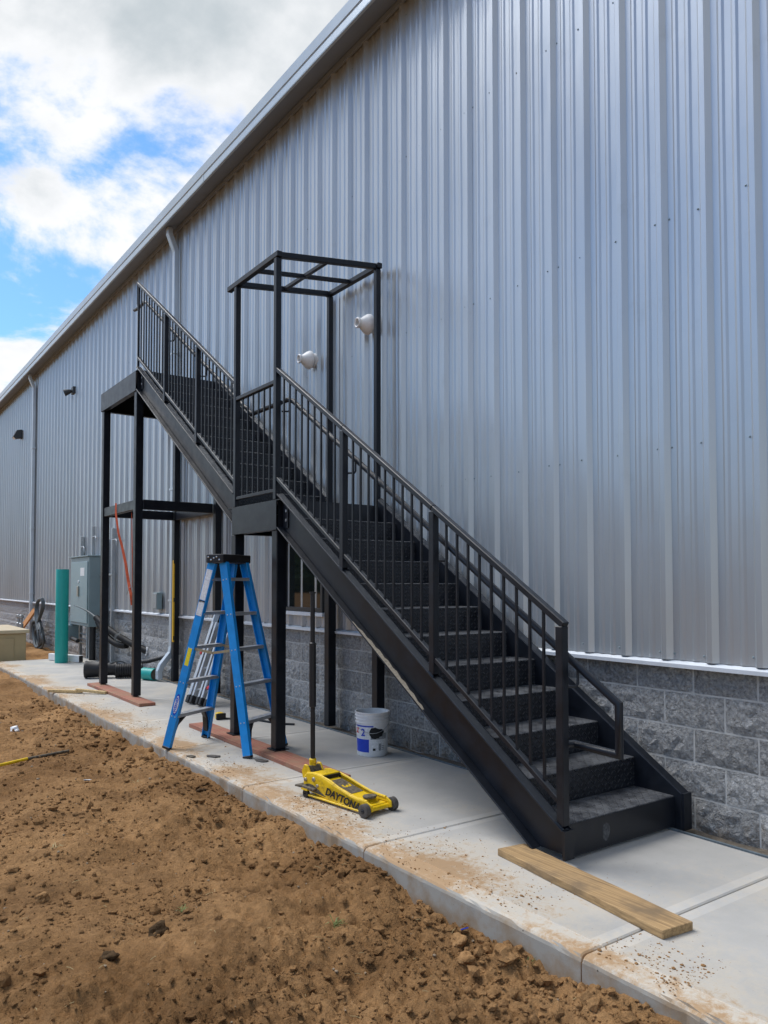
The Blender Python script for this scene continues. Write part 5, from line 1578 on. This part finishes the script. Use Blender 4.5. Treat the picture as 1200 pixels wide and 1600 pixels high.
def pebbles_and_straw():
    r = np.random.default_rng(77)
    shapes = [clod_shape(300 + k, 1) for k in range(5)]
    av, af, off = [], [], 0
    sv = MB()
    D = 1.6 * (11 / 1.6) ** r.random(900); T = np.radians(r.uniform(-55, -5, 900)); X, Y = D * np.cos(T), D * np.sin(T); Z = soil_z(X, Y)
    for k in range(900):
        if Y[k] < EDGE_Y + 0.02: continue
        if k % 3:
            V, Fc = shapes[k % 5]; q = 0.0032 * math.exp(r.normal(0, .5)) * (0.6 + 0.18 * D[k])
            av.append(V * q * np.array([1.2, 1.0, .7]) + np.array([X[k], Y[k], Z[k] + q * .35])); af.append(np.array(Fc) + off); off += len(V)
        else:
            a = r.random() * 6.28; L_ = r.uniform(.012, .05); d_ = Vector((math.cos(a), math.sin(a), r.uniform(-.1, .25))) * L_
            p = Vector((X[k], Y[k], Z[k] + 0.006)); sv.tube([p, p + d_ * .5 + Vector((0, 0, .003)), p + d_], 0.0011, 4)
    me = bpy.data.meshes.new('pebbles'); me.from_pydata(np.concatenate(av).tolist(), [], np.concatenate(af).tolist()); me.materials.append(M_STONE)
    o = bpy.data.objects.new('pebbles', me); COL.objects.link(o); tag(o, 'small pale pebbles scattered in the soil', kind='stuff')
    o = sv.build('straw_bits', M_STRAW); tag(o, 'bits of dry straw scattered on the soil', kind='stuff')
pebbles_and_straw()


def walk_crumbs():
    shapes = [clod_shape(50 + k, 1) for k in range(6)]
    r = np.random.default_rng(9); allv = []; allf = []; off = 0; i = 0
    while i < 2600:
        x = 1.7 * (11 / 1.7) ** r.random(); y = EDGE_Y - abs(r.normal(0, 0.28)) - 0.02
        if y < -4.1: continue
        clump = float(vnoise(np.array([x * 2.6 + 7]), np.array([y * 3.0]))[0])
        if r.random() > 0.28 + 1.3 * clump: continue
        s = 0.0022 * math.exp(r.normal(0, 0.5)); s = min(s, 0.009)
        V, Fc = shapes[r.integers(6)]
        P = V * s * np.array([1.2, 1, .6]) + np.array([x, y, s * 0.35])
        allv.append(P); allf += [tuple(q + off for q in f) for f in Fc]; off += len(V); i += 1
    me = bpy.data.meshes.new('walk_crumbs'); me.from_pydata(np.concatenate(allv).tolist(), [], allf); me.materials.append(M_CLOD)
    o = bpy.data.objects.new('walk_crumbs', me); COL.objects.link(o)
    tag(o, 'fine soil crumbs tracked onto the concrete walk', kind='stuff')
walk_crumbs()


def tuft(x, y, n, L, label, mat, seed, flat=0.2):
    r = random.Random(seed); mb = MB()
    z0 = gz(x, y)
    for k in range(n):
        a = r.uniform(0, 6.28); l = L * r.uniform(.5, 1.1); w = 0.0022
        d = Vector((math.cos(a), math.sin(a), 0)); s = Vector((-d.y, d.x, 0)) * w
        p = Vector((x + r.uniform(-.012, .012), y + r.uniform(-.012, .012), z0 - 0.004))
        p1 = p + d * l * 0.5 + Vector((0, 0, l * r.uniform(.15, .5))); p2 = p + d * l + Vector((0, 0, l * flat * r.uniform(0, 1.2) + 0.006))
        th = Vector((0, 0, 0.001))
        mb.add([p - s, p + s, p1 - s * .8, p1 + s * .8, p2, p2 + th, p - s + th, p + s + th, p1 - s * .8 + th, p1 + s * .8 + th],
               [(0, 1, 3, 2), (2, 3, 4), (6, 8, 9, 7), (8, 5, 9), (0, 2, 8, 6), (1, 7, 9, 3), (2, 4, 5, 8), (3, 9, 5, 4), (0, 6, 7, 1)])
    o = mb.build('grass_tuft', mat)
    o.data.transform(Matrix.Translation((-x, -y, -z0))); o.location = (x, y, z0)
    return tag(o, label, 'grass')
tuft(3.13, -1.94, 16, 0.085, 'small torn green grass tuft lying on the soil in the middle foreground', M_GRASS, 3)
tuft(3.62, -1.40, 10, 0.06, 'tiny green sprig right of the large dark clod', M_GRASS, 4)
tuft(9.05, -2.42, 9, 0.14, 'thin dry weed standing at the walk edge below the far tower', M_STRAW, 5, 1.2)
tuft(2.36, -2.43, 9, 0.07, 'short green weed at the foot of the walk edge in the foreground', M_GRASS, 6, 0.8)
tuft(2.2, -1.35, 6, 0.07, 'few straw stalks on the soil near the bottom of the picture', M_STRAW, 8)
tuft(6.2, -2.0, 8, 0.09, 'dry straw wisp on the soil left of the floor jack', M_STRAW, 9)
tuft(4.9, -1.1, 8, 0.09, 'dry straw wisp on the soil towards the left edge', M_STRAW, 10)

# plastic and paper litter
lt = MB(); V, Fc = clod_shape(31, 2); lt.add((V * np.array([0.05, 0.045, 0.04])).tolist(), Fc)
o = lt.build('plastic_litter', M_WHITES); o.location = (9.2, -1.64, gz(9.2, -1.64) + 0.02); tag(o, 'crumpled white and blue plastic scrap on the soil at the far left', 'litter')
lb = MB().box((9.17, -1.625, 0), (9.21, -1.60, 0.006)).build('blue_print', M_BLUES, o, local=True); lb.location = Vector((-9.19, 1.60, 0.02)); lb.rotation_euler = (0, 0, 0)
lt = MB().box((-0.035, -0.018, 0), (0.035, 0.018, 0.003)); o = lt.build('paper_litter', M_WHITES); o.location = (6.5, -1.71, gz(6.5, -1.71) + 0.012); o.rotation_euler = (0.15, 0.1, 0.5); tag(o, 'small white chip of paper on the soil', 'litter')
lt = MB().box((-0.018, -0.012, 0), (0.018, 0.012, 0.004)); o = lt.build('plastic_litter', M_BLUES); o.location = (2.70, -2.375, gz(2.70, -2.375) + 0.03); o.rotation_euler = (0.5, 0.3, 0.9); tag(o, 'small blue plastic scrap in the soil by the walk edge', 'litter')
# yellow-tipped stake lying at the left edge
yk_ = thing('survey_stake', (7.6, -1.5, gz(7.6, -1.5)), 'thin yellow and brown stake lying on the soil at the left edge', 'stake')
pa = Vector((7.86, -1.90, gz(7.86, -1.9) + 0.02)); pb = Vector((7.45, -1.05, gz(7.45, -1.05) + 0.035)); pm2 = pa.lerp(pb, 0.5); pm2.z += 0.008
MB().tube([pa, pm2], 0.014, 8).build('shaft', M_GRIME, yk_, smooth=True)
MB().tube([pm2, pb], 0.0145, 8).build('painted_end', M_YEL, yk_, smooth=True)
